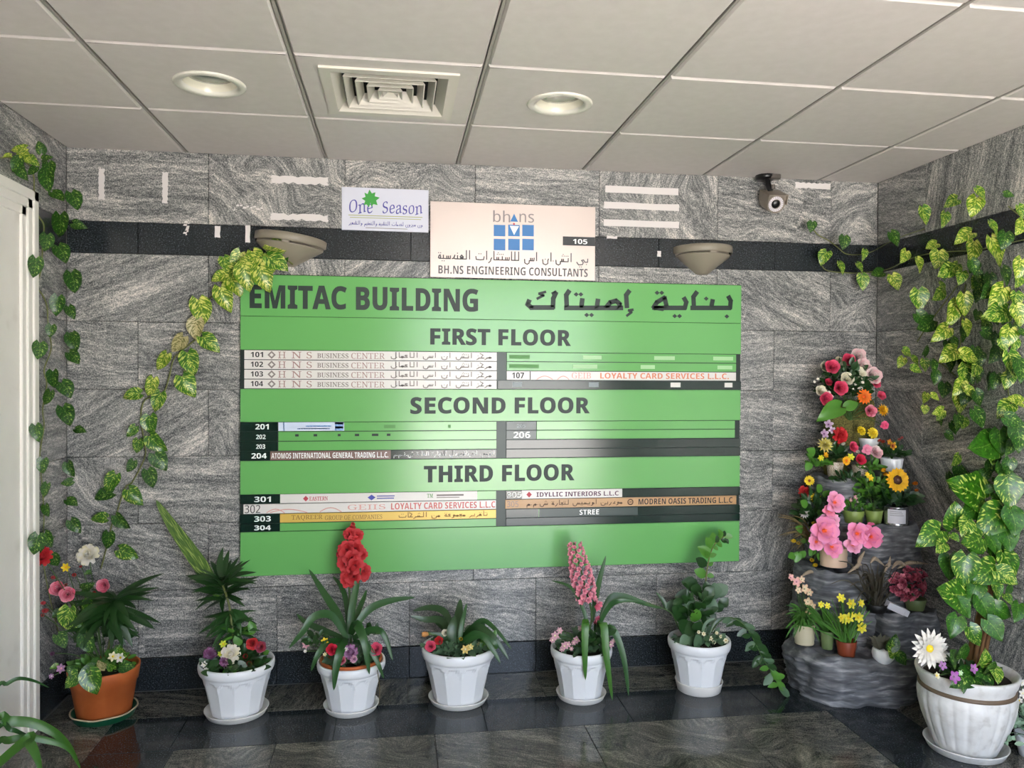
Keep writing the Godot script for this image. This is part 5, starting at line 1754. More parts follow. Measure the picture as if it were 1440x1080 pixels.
func rock_block(c: Vector3, rx: float, rz: float, y0: float, y1: float, sd: int, dish := 0.004) -> SurfaceTool:
	var n := FastNoiseLite.new()
	n.seed = sd
	n.frequency = 1.0
	n.fractal_octaves = 3
	var st := mb()
	var seg := 76
	var rows := 30
	var g := []
	for i in rows + 5:
		var row := []
		for k in seg:
			var a := TAU * k / seg
			var ca := cos(a)
			var sa := sin(a)
			var sup := pow(pow(absf(ca), 4.0) + pow(absf(sa), 4.0), -0.25) * (0.93 + 0.07 * cos(3.0 * a + sd))
			var t := minf(float(i) / rows, 1.0)
			var y := lerpf(y0, y1, t)
			var px := ca * sup
			var pz := sa * sup
			var bulge := 0.90 + 0.10 * sin(PI * clampf(t * 0.9 + 0.05, 0, 1))
			var ledge := n.get_noise_3d(px * 1.2 + sd, y * 22.0, pz * 1.2)
			var layer := n.get_noise_3d(px * 2.2 * rx / 0.2 + sd, y * 9.0, pz * 2.2) * 0.09 + (floorf(ledge * 5.0) / 5.0) * 0.09 + n.get_noise_3d(px * 5.0, y * 90.0, pz * 5.0) * 0.02
			var k2 := bulge * (1.0 + layer)
			if i > rows:
				k2 *= [0.0, 0.95, 0.86, 0.5, 0.0][i - rows]
				y -= [0.0, -0.004, dish, dish + 0.004, dish + 0.004][i - rows]
			elif i == rows:
				k2 *= 0.985
			y += n.get_noise_2d(px * 1.6 + 7.0, pz * 1.6 + sd) * 0.014 * smoothstep(0.55, 1.0, t)
			row.append(c + Vector3(px * rx * k2, y, pz * rz * k2))
		g.append(row)
	for i in g.size() - 1:
		for k in seg:
			var m := (k + 1) % seg
			quad(st, g[i][m], g[i][k], g[i + 1][k], g[i + 1][m])
	return st

func small_pot(u: float, v: float, z: float, w: float, h: float, prof: Array, m: Material, label: String, called := "potted_plant", category := "potted plant") -> Node3D:
	# a little pot whose base centre shows at (u, v), z metres off the back wall; w, h in pixels; prof of (share of half width, share of height)
	var at := spot(u, v, z)
	var r := (spot(u + w * 0.5, v, at.z).x - spot(u - w * 0.5, v, at.z).x) * 0.5
	var hh := spot(u, v - h, at.z).y - at.y
	var t := thing(called, label, category, at, 0.0, "small pots on the tiered rock")
	t.set_meta("top", hh)
	t.set_meta("rim", r)
	var st := mb()
	lathe(st, prof.map(func(q): return Vector2(q[0] * r, q[1] * hh)), 32)
	part(t, "pot", st, m)
	return t

func heads(t: Node3D, list: Array, z_off := 0.0):                  # [kind, colour, colour, u, v, radius in pixels, how far in front of the pot]
	var root := t.position + Vector3(0, float(t.get_meta("top")) * 0.9, 0)
	for q in list:
		var at := spot(q[3], q[4], t.position.z + q[6] + z_off)
		at.x = minf(at.x, RIGHT - 0.02)
		on_stem(t, root, q[0], q[1], q[2], at, q[5] / 345.0, Vector3(0, 0.25, 1))

func build_rock_display():
	var rocky := grained("rock", speckle_texture(61, 0.012, [[0.0, 52, 54, 58], [0.4, 82, 84, 88], [0.58, 104, 106, 110], [0.7, 132, 133, 136], [1.0, 182, 181, 180]], 512, 7), 2.0, 0.75)
	rocky.uv1_scale = Vector3(1.3, 6.0, 1.3)
	grained("moss", speckle_texture(62, 0.06, [[0.0, 48, 46, 22], [0.5, 92, 88, 42], [1.0, 142, 132, 70]], 256, 4), 6.0, 0.95)
	mat("pot_beige", Color(0.74, 0.71, 0.60), 0.5)
	mat("pot_brown", Color(0.50, 0.22, 0.12), 0.5)
	mat("pot_lime", Color(0.48, 0.56, 0.28), 0.45)
	mat("pot_olive", Color(0.40, 0.47, 0.30), 0.45)
	mat("pot_peach", Color(0.83, 0.72, 0.62), 0.5)
	mat("pot_black", Color(0.06, 0.06, 0.06), 0.5)
	mat("tin_metal", Color(0.72, 0.72, 0.74), 0.22, 0.9)
	mat("paper_white", Color(0.84, 0.84, 0.87), 0.6)
	mat("print_grey", Color(0.55, 0.56, 0.58), 0.6)
	mat("moss_dark", Color(0.16, 0.24, 0.12), 0.9)
	grained("mosaic", speckle_texture(63, 0.09, [[0.0, 70, 52, 42], [0.42, 120, 96, 76], [0.5, 196, 186, 168], [1.0, 214, 206, 190]], 256, 2), 9.0, 0.4)
	mat("plume", Color(0.58, 0.52, 0.44), 0.9)
	var o := Vector3(2.08, 0, 0.30)
	var t := thing("tiered_rock", "dark grey tiered rock planter stacked in the right corner", "rock planter", o)
	var tiers := [[2.01, 0.40, 0.262, 0.235, 0.0, 0.208, 3], [2.235, 0.44, 0.148, 0.135, 0.0, 0.376, 5], [1.995, 0.30, 0.165, 0.150, 0.05, 0.535, 8], [2.205, 0.33, 0.165, 0.150, 0.2, 0.742, 12], [2.085, 0.20, 0.135, 0.140, 0.3, 0.932, 15], [2.225, 0.14, 0.10, 0.095, 0.5, 1.068, 18], [2.295, 0.27, 0.072, 0.075, 0.5, 0.972, 21]]
	for q in tiers:
		part(t, "rock_tier", rock_block(Vector3(q[0] - o.x, 0, q[1] - o.z), q[2], q[3], q[4], q[5], q[6]), M.rock)

	var cup := [[0.0, 0.0], [0.72, 0.0], [0.76, 0.04], [1.0, 0.97], [0.98, 1.0], [0.92, 1.0], [0.86, 0.8], [0.0, 0.8]]
	var drum := [[0.0, 0.0], [0.90, 0.0], [0.93, 0.03], [0.90, 0.15], [0.95, 0.3], [0.91, 0.45], [0.96, 0.6], [0.92, 0.75], [0.98, 0.9], [1.0, 1.0], [0.93, 1.0], [0.90, 0.85], [0.0, 0.85]]
	var bowl := [[0.0, 0.0], [0.55, 0.0], [0.62, 0.06], [0.92, 0.35], [1.0, 0.62], [0.95, 0.88], [0.86, 1.0], [0.80, 1.0], [0.84, 0.8], [0.0, 0.8]]
	# --- lowest basin
	var s := small_pot(1131, 904, 0.40, 27, 27, drum, M.pot_beige, "ribbed beige pot with peach blooms and long grass, lowest tier")
	var root: Vector3 = s.position + Vector3(0, 0.07, 0)
	heads(s, [["orchid", Color(0.86, 0.68, 0.58), BLUSH, 1120, 818, 8, 0.0], ["orchid", Color(0.86, 0.68, 0.58), BLUSH, 1112, 812, 6, 0.0], ["orchid", Color(0.86, 0.70, 0.60), CREAM, 1127, 815, 6, 0.0], ["orchid", Color(0.84, 0.66, 0.54), CREAM, 1131, 828, 8, 0.02], ["orchid", Color(0.86, 0.70, 0.60), CREAM, 1122, 830, 6, 0.02], ["orchid", Color(0.82, 0.64, 0.52), CREAM, 1138, 833, 6, 0.0], ["orchid", Color(0.82, 0.66, 0.52), CREAM, 1136, 846, 7, 0.02], ["orchid", Color(0.82, 0.66, 0.52), CREAM, 1142, 852, 6, 0.02], ["orchid", Color(0.80, 0.66, 0.50), CREAM, 1137, 860, 6, 0.02]])
	for k in 60:
		var e := spot(lerpf(1103, 1168, rng.randf()), lerpf(848, 905, pow(rng.randf(), 0.7)), s.position.z + rng.randf_range(-0.02, 0.1))
		if k < 9:
			e = spot(rng.randf_range(1104, 1118), rng.randf_range(845, 895), s.position.z + rng.randf_range(-0.04, 0.06))
		var mid := root.lerp(e, 0.5) + Vector3(0, 0.035, 0)
		strap(s, [root + Vector3(rng.randf_range(-0.02, 0.02), 0, 0), mid, e], 0.0085, M.grass_leaf)
	s = small_pot(1163, 912, 0.45, 18, 26, cup, M.pot_olive, "dark green cup with fanned grass blades on the lowest tier")
	root = s.position + Vector3(0, 0.06, 0)
	for k in 30:
		var e := spot(rng.randf_range(1128, 1172), rng.randf_range(845, 880), s.position.z + rng.randf_range(-0.04, 0.05))
		strap(s, [root, root.lerp(e, 0.5) + Vector3(0.0, 0.02, 0), e], 0.009, M.grass_leaf)
	s = small_pot(1190, 924, 0.52, 26, 24, cup, M.pot_brown, "small brown pot of yellow daffodils on the lowest tier")
	root = s.position + Vector3(0, 0.05, 0)
	for k in 52:
		var e := spot(1190 + rng.randfn() * 20, rng.randf_range(838, 882), s.position.z + rng.randf_range(-0.06, 0.06))
		strap(s, [root + Vector3(rng.randf_range(-0.02, 0.02), 0, rng.randf_range(-0.02, 0.02)), root.lerp(e, 0.55) + Vector3(0, 0.01, 0), e], 0.005, M.grass_leaf if k % 3 else M.fresh_leaf)
	for q in [[1154, 850, 6], [1163, 852, 6], [1182, 841, 8], [1196, 849, 9], [1210, 848, 7], [1183, 869, 8], [1193, 869, 9], [1187, 872, 7], [1207, 868, 9], [1211, 883, 9], [1199, 864, 6], [1213, 880, 6]]:
		heads(s, [["star", Color(0.88, 0.84, 0.24), YELLOW, q[0], q[1], q[2], 0.03]])
	s = small_pot(1242, 932, 0.585, 28, 21, bowl, M.pot_white, "round white bowl with grey spiky succulent on the lowest tier")
	root = s.position + Vector3(0, 0.05, 0)
	for k in 46:
		var a := rng.randf() * TAU
		var e := root + Vector3(cos(a) * rng.randf_range(0.02, 0.055), rng.randf_range(0.025, 0.065), sin(a) * 0.045)
		leaf(s, "lance", M.grey_succulent, root + (e - root) * 0.25, e, Vector3(cos(a) * -0.4, 0.6, 1), 2.0)
	s = thing("pothos_cutting", "fresh pothos cutting hanging over the basin beside white bowl", "plant", spot(1263, 928, 0.66))
	stem(s, [spot(1256, 920, 0.64), spot(1258, 905, 0.65), spot(1264, 918, 0.67), spot(1268, 927, 0.67), spot(1282, 927, 0.67), spot(1294, 929, 0.67)], 0.002, M.fresh_leaf)
	for q in [[1252, 912, 1262, 893, 0], [1258, 922, 1252, 905, 1], [1262, 920, 1275, 936, 0], [1256, 912, 1256, 921, 2], [1288, 930, 1290, 934, 0]]:
		leaf(s, "heart", M["variegated_%d" % q[4]], spot(q[0], q[1], 0.66), spot(q[2], q[3], 0.67), Vector3(-0.2, 0.3, 1))
	# --- second tier: bronze grass, red bush, paper box
	s = small_pot(1232, 860, 0.50, 30, 12, cup, M.pot_black, "bronze fountain grass with beige plumes on the second tier")
	root = s.position + Vector3(0, 0.03, 0)
	for k in 46:
		var e := spot(1232 + rng.randfn() * 24, rng.randf_range(788, 850), s.position.z + rng.randf_range(-0.08, 0.1))
		e.x = minf(e.x, RIGHT - 0.03)
		strap(s, [root + Vector3(rng.randf_range(-0.025, 0.025), 0, rng.randf_range(-0.02, 0.02)), root.lerp(e, 0.6) + Vector3(0, 0.05, 0), e], 0.006, M.bronze_leaf)
	for q in [[[1222, 830], [1212, 795], [1204, 797], [1192, 806]], [[1228, 820], [1224, 792], [1232, 786], [1244, 796]], [[1240, 830], [1244, 805], [1250, 794], [1252, 782]], [[1244, 825], [1254, 800], [1266, 791], [1276, 797]], [[1248, 825], [1262, 800], [1285, 791], [1305, 793]], [[1215, 830], [1206, 800], [1210, 785], [1216, 775]]]:
		var pts: Array = q.map(func(e): return spot(e[0], e[1], s.position.z + 0.04))
		for i in pts.size():
			pts[i].x = minf(pts[i].x, RIGHT - 0.03)
		stem(s, [root, pts[0], pts[1]], 0.002, M.bronze_leaf)
		plume(s, [pts[1], pts[1].lerp(pts[2], 0.5) + Vector3(0, 0.008, 0), pts[2], pts[3]])
	s = thing("flower_plume", "single beige grass plume arching above peach blooms", "plant", spot(1150, 850, 0.34))
	stem(s, [spot(1147, 872, 0.34), spot(1146, 840, 0.34), spot(1144, 812, 0.34)], 0.002, M.bronze_leaf)
	plume(s, [spot(1148, 808, 0.34), spot(1141, 804, 0.345), spot(1134, 806, 0.35), spot(1127, 811, 0.36)])
	s = small_pot(1287, 857, 0.50, 27, 16, cup, M.pot_olive, "green pot with bushy crimson pink flowers on second tier")
	for k in 120:
		var a := rng.randf() * TAU
		var rr := sqrt(rng.randf())
		var u := 1279 + cos(a) * rr * 24
		var v := 820 + sin(a) * rr * 21
		var at := spot(u, v, s.position.z + rng.randf_range(-0.02, 0.06))
		at.x = minf(at.x, RIGHT - 0.015)
		flower(s, "bell", [Color(0.64, 0.16, 0.26), Color(0.72, 0.26, 0.36), Color(0.76, 0.38, 0.46), Color(0.54, 0.12, 0.22)][k % 4], BLUSH, at, rng.randf_range(4.0, 7.0) / 345.0, Vector3(cos(a), 0.4 - sin(a), 0.7), "bloom")
	stem(s, [s.position + Vector3(0, 0.03, 0), spot(1282, 840, s.position.z), spot(1278, 822, s.position.z)], 0.012, M.stem_green)
	s = thing("paper_box", "small white paper box lying on the second tier", "box", spot(1259, 860, 0.535), -0.25)
	s.rotation.z = -0.42
	var st := mb(true)
	box(st, Vector3(-0.046, 0.0, -0.02), Vector3(0.030, 0.030, 0.02), 0.0015)
	part(s, "box_body", st, M.paper_white)
	st = mb(true)
	box(st, Vector3(0.030, 0.002, -0.019), Vector3(0.048, 0.028, 0.019), 0.001)
	part(s, "end_flap", st, M.paper_white)
	# --- third tier: pink blossoms
	s = small_pot(1172, 795, 0.36, 36, 27, drum, M.pot_peach, "ribbed peach pot with large pink blossoms on third tier")
	heads(s, [["lily", Color(0.88, 0.50, 0.70), Color(0.93, 0.42, 0.20), 1157, 747, 23, 0.05], ["lily", Color(0.89, 0.56, 0.74), Color(0.93, 0.42, 0.24), 1172, 707, 17, 0.03], ["lily", Color(0.89, 0.60, 0.76), Color(0.92, 0.46, 0.24), 1166, 733, 15, 0.02], ["lily", Color(0.88, 0.50, 0.70), Color(0.93, 0.42, 0.20), 1168, 769, 17, 0.06], ["lily", Color(0.89, 0.56, 0.74), Color(0.92, 0.46, 0.24), 1147, 762, 14, 0.05], ["lily", Color(0.88, 0.46, 0.62), Color(0.92, 0.46, 0.24), 1165, 719, 10, 0.03]])
	s = small_pot(1216, 795, 0.38, 22, 12, cup, M.pot_black, "pair of pink blossoms on long stems right of peach pot")
	heads(s, [["lily", Color(0.88, 0.50, 0.70), Color(0.93, 0.42, 0.20), 1204, 750, 18, 0.07], ["lily", Color(0.88, 0.46, 0.66), Color(0.93, 0.36, 0.24), 1223, 755, 18, 0.08], ["lily", Color(0.89, 0.60, 0.76), Color(0.92, 0.46, 0.24), 1198, 766, 14, 0.06], ["lily", Color(0.80, 0.30, 0.48), HOT, 1224, 743, 9, 0.06]])
	# --- left side: trailing cloth flowers and dry grass
	s = small_pot(1150, 792, 0.29, 20, 22, cup, M.pot_black, "trailing plant with small daisies and buds, left of pink blossoms")
	heads(s, [["daisy", YELLOW, Color(0.5, 0.24, 0.05), 1138, 676, 9, -0.02], ["daisy", YELLOW, Color(0.4, 0.22, 0.05), 1147, 700, 9, 0.0], ["carnation", Color(0.66, 0.08, 0.10), CORAL, 1131, 692, 9, -0.02], ["pompon", Color(0.72, 0.70, 0.70), WHITE, 1131, 722, 8, 0.02], ["bud", YELLOW, GOLD, 1113, 760, 6, 0.04], ["bud", YELLOW, GOLD, 1121, 763, 5, 0.04], ["bud", YELLOW, GOLD, 1140, 787, 6, 0.06], ["bud", YELLOW, GOLD, 1144, 795, 6, 0.06], ["bud", YELLOW, GOLD, 1142, 735, 5, 0.03]])
	for q in [[1128, 748, 1122, 742], [1126, 757, 1132, 764], [1124, 776, 1120, 790], [1118, 780, 1110, 783], [1126, 785, 1132, 775], [1160, 700, 1166, 690], [1145, 640, 1138, 632], [1141, 652, 1135, 660], [1150, 778, 1156, 790], [1146, 772, 1140, 780], [1135, 712, 1128, 705], [1150, 718, 1158, 724], [1156, 690, 1150, 682]]:
		leaf(s, "oval", M.fresh_leaf, spot(q[0], q[1], s.position.z + 0.03), spot(q[2], q[3], s.position.z + 0.05), Vector3(-0.2, 0.4, 1), 1.5)
	root = s.position + Vector3(0, 0.06, 0)
	for k in 20:
		var e := spot(rng.randf_range(1092, 1122), rng.randf_range(722, 775), s.position.z + rng.randf_range(0.0, 0.08))
		strap(s, [root, root.lerp(e, 0.5) + Vector3(0, 0.05, 0), e], 0.004, M.dry_leaf)
	clump(s, spot(1146, 735, s.position.z), Vector3(0.09, 0.16, 0.05), 130, 0.045, "oval", M.deep_leaf)
	clump(s, spot(1150, 765, s.position.z + 0.02), Vector3(0.06, 0.06, 0.05), 40, 0.04, "oval", M.fresh_leaf)
	# --- fourth tier: green cups and the tin
	s = small_pot(1200, 735, 0.33, 28, 18, cup, M.pot_lime, "lime green pot with low grey green plant, fourth tier left")
	clump(s, s.position + Vector3(0, 0.055, 0.0), Vector3(0.06, 0.07, 0.05), 70, 0.032, "oval", M.fresh_leaf)
	heads(s, [["star", BLUSH, CREAM, 1203, 700, 5, 0.02], ["star", BLUSH, CREAM, 1196, 703, 4, 0.02], ["star", MAUVE, CREAM, 1206, 706, 4, 0.03]])
	s = small_pot(1229, 736, 0.37, 22, 19, cup, M.pot_lime, "tall lime green cup with leafy fig-like plant, fourth tier")
	clump(s, spot(1228, 700, s.position.z), Vector3(0.075, 0.11, 0.05), 120, 0.034, "oval", M.bright_leaf)
	clump(s, spot(1230, 712, s.position.z), Vector3(0.06, 0.12, 0.05), 60, 0.036, "oval", M.deep_leaf)
	stem(s, [s.position + Vector3(0, 0.03, 0), spot(1229, 700, s.position.z), spot(1226, 660, s.position.z)], 0.003, M.vine_stem)
	heads(s, [["star", YELLOW, GOLD, 1223, 672, 7, 0.05], ["star", YELLOW, GOLD, 1219, 667, 5, 0.05], ["bud", GOLD, YELLOW, 1240, 662, 6, 0.04], ["bud", GOLD, ORANGE, 1243, 667, 5, 0.04]])
	s = small_pot(1260, 737, 0.41, 30, 26, [[0.0, 0.0], [0.97, 0.0], [1.0, 0.02], [0.97, 0.05], [0.97, 0.93], [1.0, 0.97], [0.97, 1.0], [0.92, 0.98], [0.92, 0.85], [0.0, 0.85]], M.tin_metal, "shiny tin can with white label holding the sunflower")
	var tr: float = s.get_meta("rim")
	var th: float = s.get_meta("top")
	st = mb()
	lathe(st, [Vector2(tr * 0.985, th * 0.12), Vector2(tr * 0.985, th * 0.86)], 14, Vector3.ZERO, -PI * 0.92, -PI * 0.42)
	part(s, "label", st, M.paper_white)
	st = mb()
	for k in 3:
		lathe(st, [Vector2(tr * 0.992, th * (0.74 - k * 0.1)), Vector2(tr * 0.992, th * (0.77 - k * 0.1))], 8, Vector3.ZERO, -PI * 0.86, -PI * (0.55 - k * 0.03))
	part(s, "print", st, M.print_grey)
	clump(s, spot(1262, 708, s.position.z), Vector3(0.08, 0.06, 0.05), 60, 0.05, "oval", M.deep_leaf)
	clump(s, spot(1264, 700, s.position.z), Vector3(0.06, 0.05, 0.05), 20, 0.055, "oval", M.grey_leaf)
	big_head(s, spot(1262, 675, s.position.z + 0.05), 19.0 / 345.0, 18, GOLD.lerp(YELLOW, 0.3), Color(0.22, 0.10, 0.04), "sunflower_head", 0.40)
	heads(s, [["bud", ORANGE, GOLD, 1284, 680, 6, 0.0], ["bud", ORANGE, GOLD, 1287, 690, 5, 0.0]])
	# --- fifth tier and above
	s = small_pot(1174, 671, 0.24, 22, 22, cup, M.mosaic, "mosaic pot with dark red carnation and mauve orchids")
	heads(s, [["carnation", Color(0.74, 0.06, 0.10), CORAL, 1181, 612, 12, 0.04], ["orchid", Color(0.72, 0.64, 0.72), MAUVE, 1159, 610, 8, 0.02], ["orchid", Color(0.74, 0.68, 0.74), MAUVE, 1165, 597, 8, 0.0], ["orchid", Color(0.84, 0.82, 0.86), MAUVE, 1170, 605, 6, 0.02], ["pompon", Color(0.74, 0.68, 0.26), CREAM, 1160, 626, 12, 0.04], ["star", Color(0.80, 0.80, 0.14), YELLOW, 1154, 644, 6, 0.04], ["star", GOLD, YELLOW, 1161, 640, 6, 0.04], ["bud", WHITE, CREAM, 1184, 625, 5, 0.05]])
	clump(s, spot(1166, 645, s.position.z), Vector3(0.08, 0.07, 0.05), 90, 0.04, "oval", M.deep_leaf)
	clump(s, spot(1150, 655, s.position.z), Vector3(0.05, 0.04, 0.04), 26, 0.04, "oval", M.fresh_leaf)
	s = small_pot(1209, 677, 0.285, 20, 23, cup, M.mosaic, "mosaic pot with crimson rose and yellow daisy beside the carnation")
	heads(s, [["rose", Color(0.80, 0.08, 0.20), HOT, 1209, 647, 8, 0.06], ["rose", HOT, PINK, 1198, 629, 8, 0.04], ["daisy", GOLD, ORANGE, 1190, 648, 8, 0.06], ["star", Color(0.80, 0.82, 0.20), YELLOW, 1196, 643, 7, 0.05], ["lily", Color(0.88, 0.50, 0.62), BLUSH, 1218, 633, 9, 0.04], ["rose", BLUSH, WHITE, 1230, 637, 10, 0.04], ["bud", WHITE, CREAM, 1204, 635, 5, 0.05]])
	clump(s, spot(1222, 660, s.position.z + 0.02), Vector3(0.04, 0.05, 0.03), 26, 0.045, "oval", M.fresh_leaf)
	clump(s, spot(1196, 678, s.position.z + 0.02), Vector3(0.10, 0.04, 0.05), 90, 0.03, "oval", M.deep_leaf)
	s = small_pot(1222, 632, 0.19, 26, 16, cup, M.pot_white, "white pot with two yellow carnations below the bouquet")
	heads(s, [["carnation", Color(0.88, 0.78, 0.10), YELLOW, 1211, 606, 7, 0.04], ["carnation", YELLOW, Color(0.96, 0.90, 0.3), 1227, 609, 8, 0.05]])
	s = small_pot(1254, 662, 0.30, 28, 18, [[0.0, 0.0], [0.80, 0.0], [0.83, 0.03], [1.0, 0.98], [0.97, 1.0], [0.90, 0.98], [0.86, 0.8], [0.0, 0.8]], M.pot_white, "tapered white pot with yellow and maroon pansies by right wall")
	heads(s, [["orchid", YELLOW, Color(0.5, 0.1, 0.1), 1255, 627, 7, 0.03], ["orchid", Color(0.5, 0.12, 0.16), YELLOW, 1250, 622, 6, 0.02], ["bud", CORAL, BLUSH, 1263, 618, 4, 0.0], ["bud", CORAL, BLUSH, 1267, 616, 4, 0.0], ["bud", CORAL, ORANGE, 1240, 621, 5, 0.02], ["bud", CORAL, ORANGE, 1235, 620, 4, 0.02]])
	clump(s, s.position + Vector3(0, 0.065, 0), Vector3(0.06, 0.06, 0.05), 60, 0.036, "oval", M.deep_leaf)
	# --- bouquet on mossy stumps
	s = thing("flower_bouquet", "bouquet of pink and white roses rising from mossy stumps", "bouquet", Vector3(2.13, 0.90, 0.17))
	var stump := func(x0: float, z0: float, r0: float, yy0: float, yy1: float, sd: int):
		part(s, "mossy_stump", rock_block(Vector3(x0, 0, z0) - Vector3(s.position.x, s.position.y, s.position.z), r0, r0 * 0.8, yy0, yy1, sd, 0.004), M.moss)
	stump.call(2.115, 0.13, 0.066, 0.90, 1.27, 31)
	stump.call(2.235, 0.12, 0.070, 1.06, 1.29, 33)
	root = Vector3(2.14, 1.20, 0.18)
	var rose_spots := [["rose", WHITE, BLUSH, 1205, 501, 12, 0.14], ["rose", WHITE, BLUSH, 1212, 516, 12, 0.17], ["rose", WHITE, CREAM, 1207, 526, 10, 0.19], ["rose", WHITE, BLUSH, 1226, 529, 13, 0.19], ["rose", CREAM, WHITE, 1190, 534, 10, 0.22], ["rose", CREAM, WHITE, 1158, 517, 9, 0.16], ["rose", CREAM, WHITE, 1178, 509, 8, 0.13], ["rose", CREAM, WHITE, 1153, 551, 9, 0.2], ["rose", HOT, PINK, 1169, 517, 11, 0.2], ["rose", HOT, PINK, 1192, 507, 10, 0.15], ["rose", HOT, PINK, 1180, 546, 11, 0.24], ["rose", HOT, PINK, 1160, 561, 10, 0.22], ["rose", Color(0.6, 0.1, 0.2), HOT, 1164, 538, 6, 0.2], ["rose", HOT, PINK, 1231, 540, 7, 0.2], ["rose", PINK, HOT, 1238, 557, 7, 0.2], ["rose", PINK, BLUSH, 1223, 578, 9, 0.24], ["pompon", GOLD, YELLOW, 1241, 577, 10, 0.2], ["daisy", ORANGE, Color(0.9, 0.36, 0.06), 1215, 558, 13, 0.25], ["lily", Color(0.84, 0.26, 0.44), PINK, 1243, 598, 7, 0.2]]
	for q in rose_spots:
		on_stem(s, root, q[0], q[1], q[2], spot(q[3], q[4], q[6]), q[5] / 335.0, Vector3(0, 0.25, 1))
	for q in [[1150, 533], [1145, 537], [1166, 552], [1170, 558], [1203, 541], [1207, 545], [1213, 538], [1171, 565], [1200, 548], [1211, 546]]:
		flower(s, "star", WHITE, CREAM, spot(q[0], q[1], 0.22), 3.2 / 335.0)
	leaf(s, "heart", M.fresh_leaf, spot(1181, 573, 0.25), spot(1154, 589, 0.28), Vector3(0.25, 0.6, 1), 0.8)
	leaf(s, "heart", M.fresh_leaf, spot(1190, 573, 0.25), spot(1208, 565, 0.26), Vector3(0, 0.6, 1))
	clump(s, spot(1187, 556, 0.18), Vector3(0.12, 0.17, 0.05), 190, 0.04, "oval", M.deep_leaf)
	clump(s, spot(1205, 545, 0.18), Vector3(0.10, 0.10, 0.04), 60, 0.035, "oval", M.grey_leaf)

	# ---- the big urn
	urn()

func plume(t: Node3D, pts: Array):                                  # a furry seed head, thin at both ends
	var o := t.position
	var c := curve(pts.map(func(p): return p - o), 5)
	var st := mb()
	for i in c.size() - 1:
		var r0 := 0.0015 + 0.0075 * sin(PI * i / (c.size() - 1))
		var r1 := 0.0015 + 0.0075 * sin(PI * (i + 1) / (c.size() - 1))
		tube(st, [c[i], c[i + 1]], r0, r1, 7)
	part(t, "plume", st, M.plume)

func big_head(t: Node3D, at: Vector3, r: float, n: int, c: Color, mid: Color, called: String, core: float):
	# a large flower whose petals can be told apart
	var st := mb()
	dome(st, r * core, r * 0.16, mid, 0.0, 0.05)
	dome(st, r * core * 0.45, r * 0.20, mid.lightened(0.25), 0.0, 0.05)
	var root := t.position + Vector3(0, float(t.get_meta("top")) * 0.9, 0)
	stem(t, [root, root.lerp(at, 0.5) + Vector3(0, 0.02, 0), at - Vector3(0, 0, r * 0.2)], 0.003, M.stem_green)
	var h := part(t, called, st, M.petals, facing(at - t.position, Vector3(-0.05, 0.15, 1), 1.0))
	for layer in (2 if core > 0.3 else 3):
		st = mb()
		petal(st, 0.0, r * core * 0.8, r * (1.02 - core * 0.8) * [1.0, 0.86, 0.62][layer], r * (0.17 if core > 0.3 else 0.14), 0.1 + layer * 0.25, -0.15, "point", c.darkened(0.15), c, 4)
		st.generate_normals()
		var mesh := st.commit()
		for k in n:
			part(h, "petal", mesh, M.petals, Transform3D(Basis(Vector3.UP, TAU * (k + layer * 0.5) / n + rng.randf_range(-0.07, 0.07)) * Basis(Vector3.BACK, rng.randf_range(-0.1, 0.1)), Vector3.ZERO))

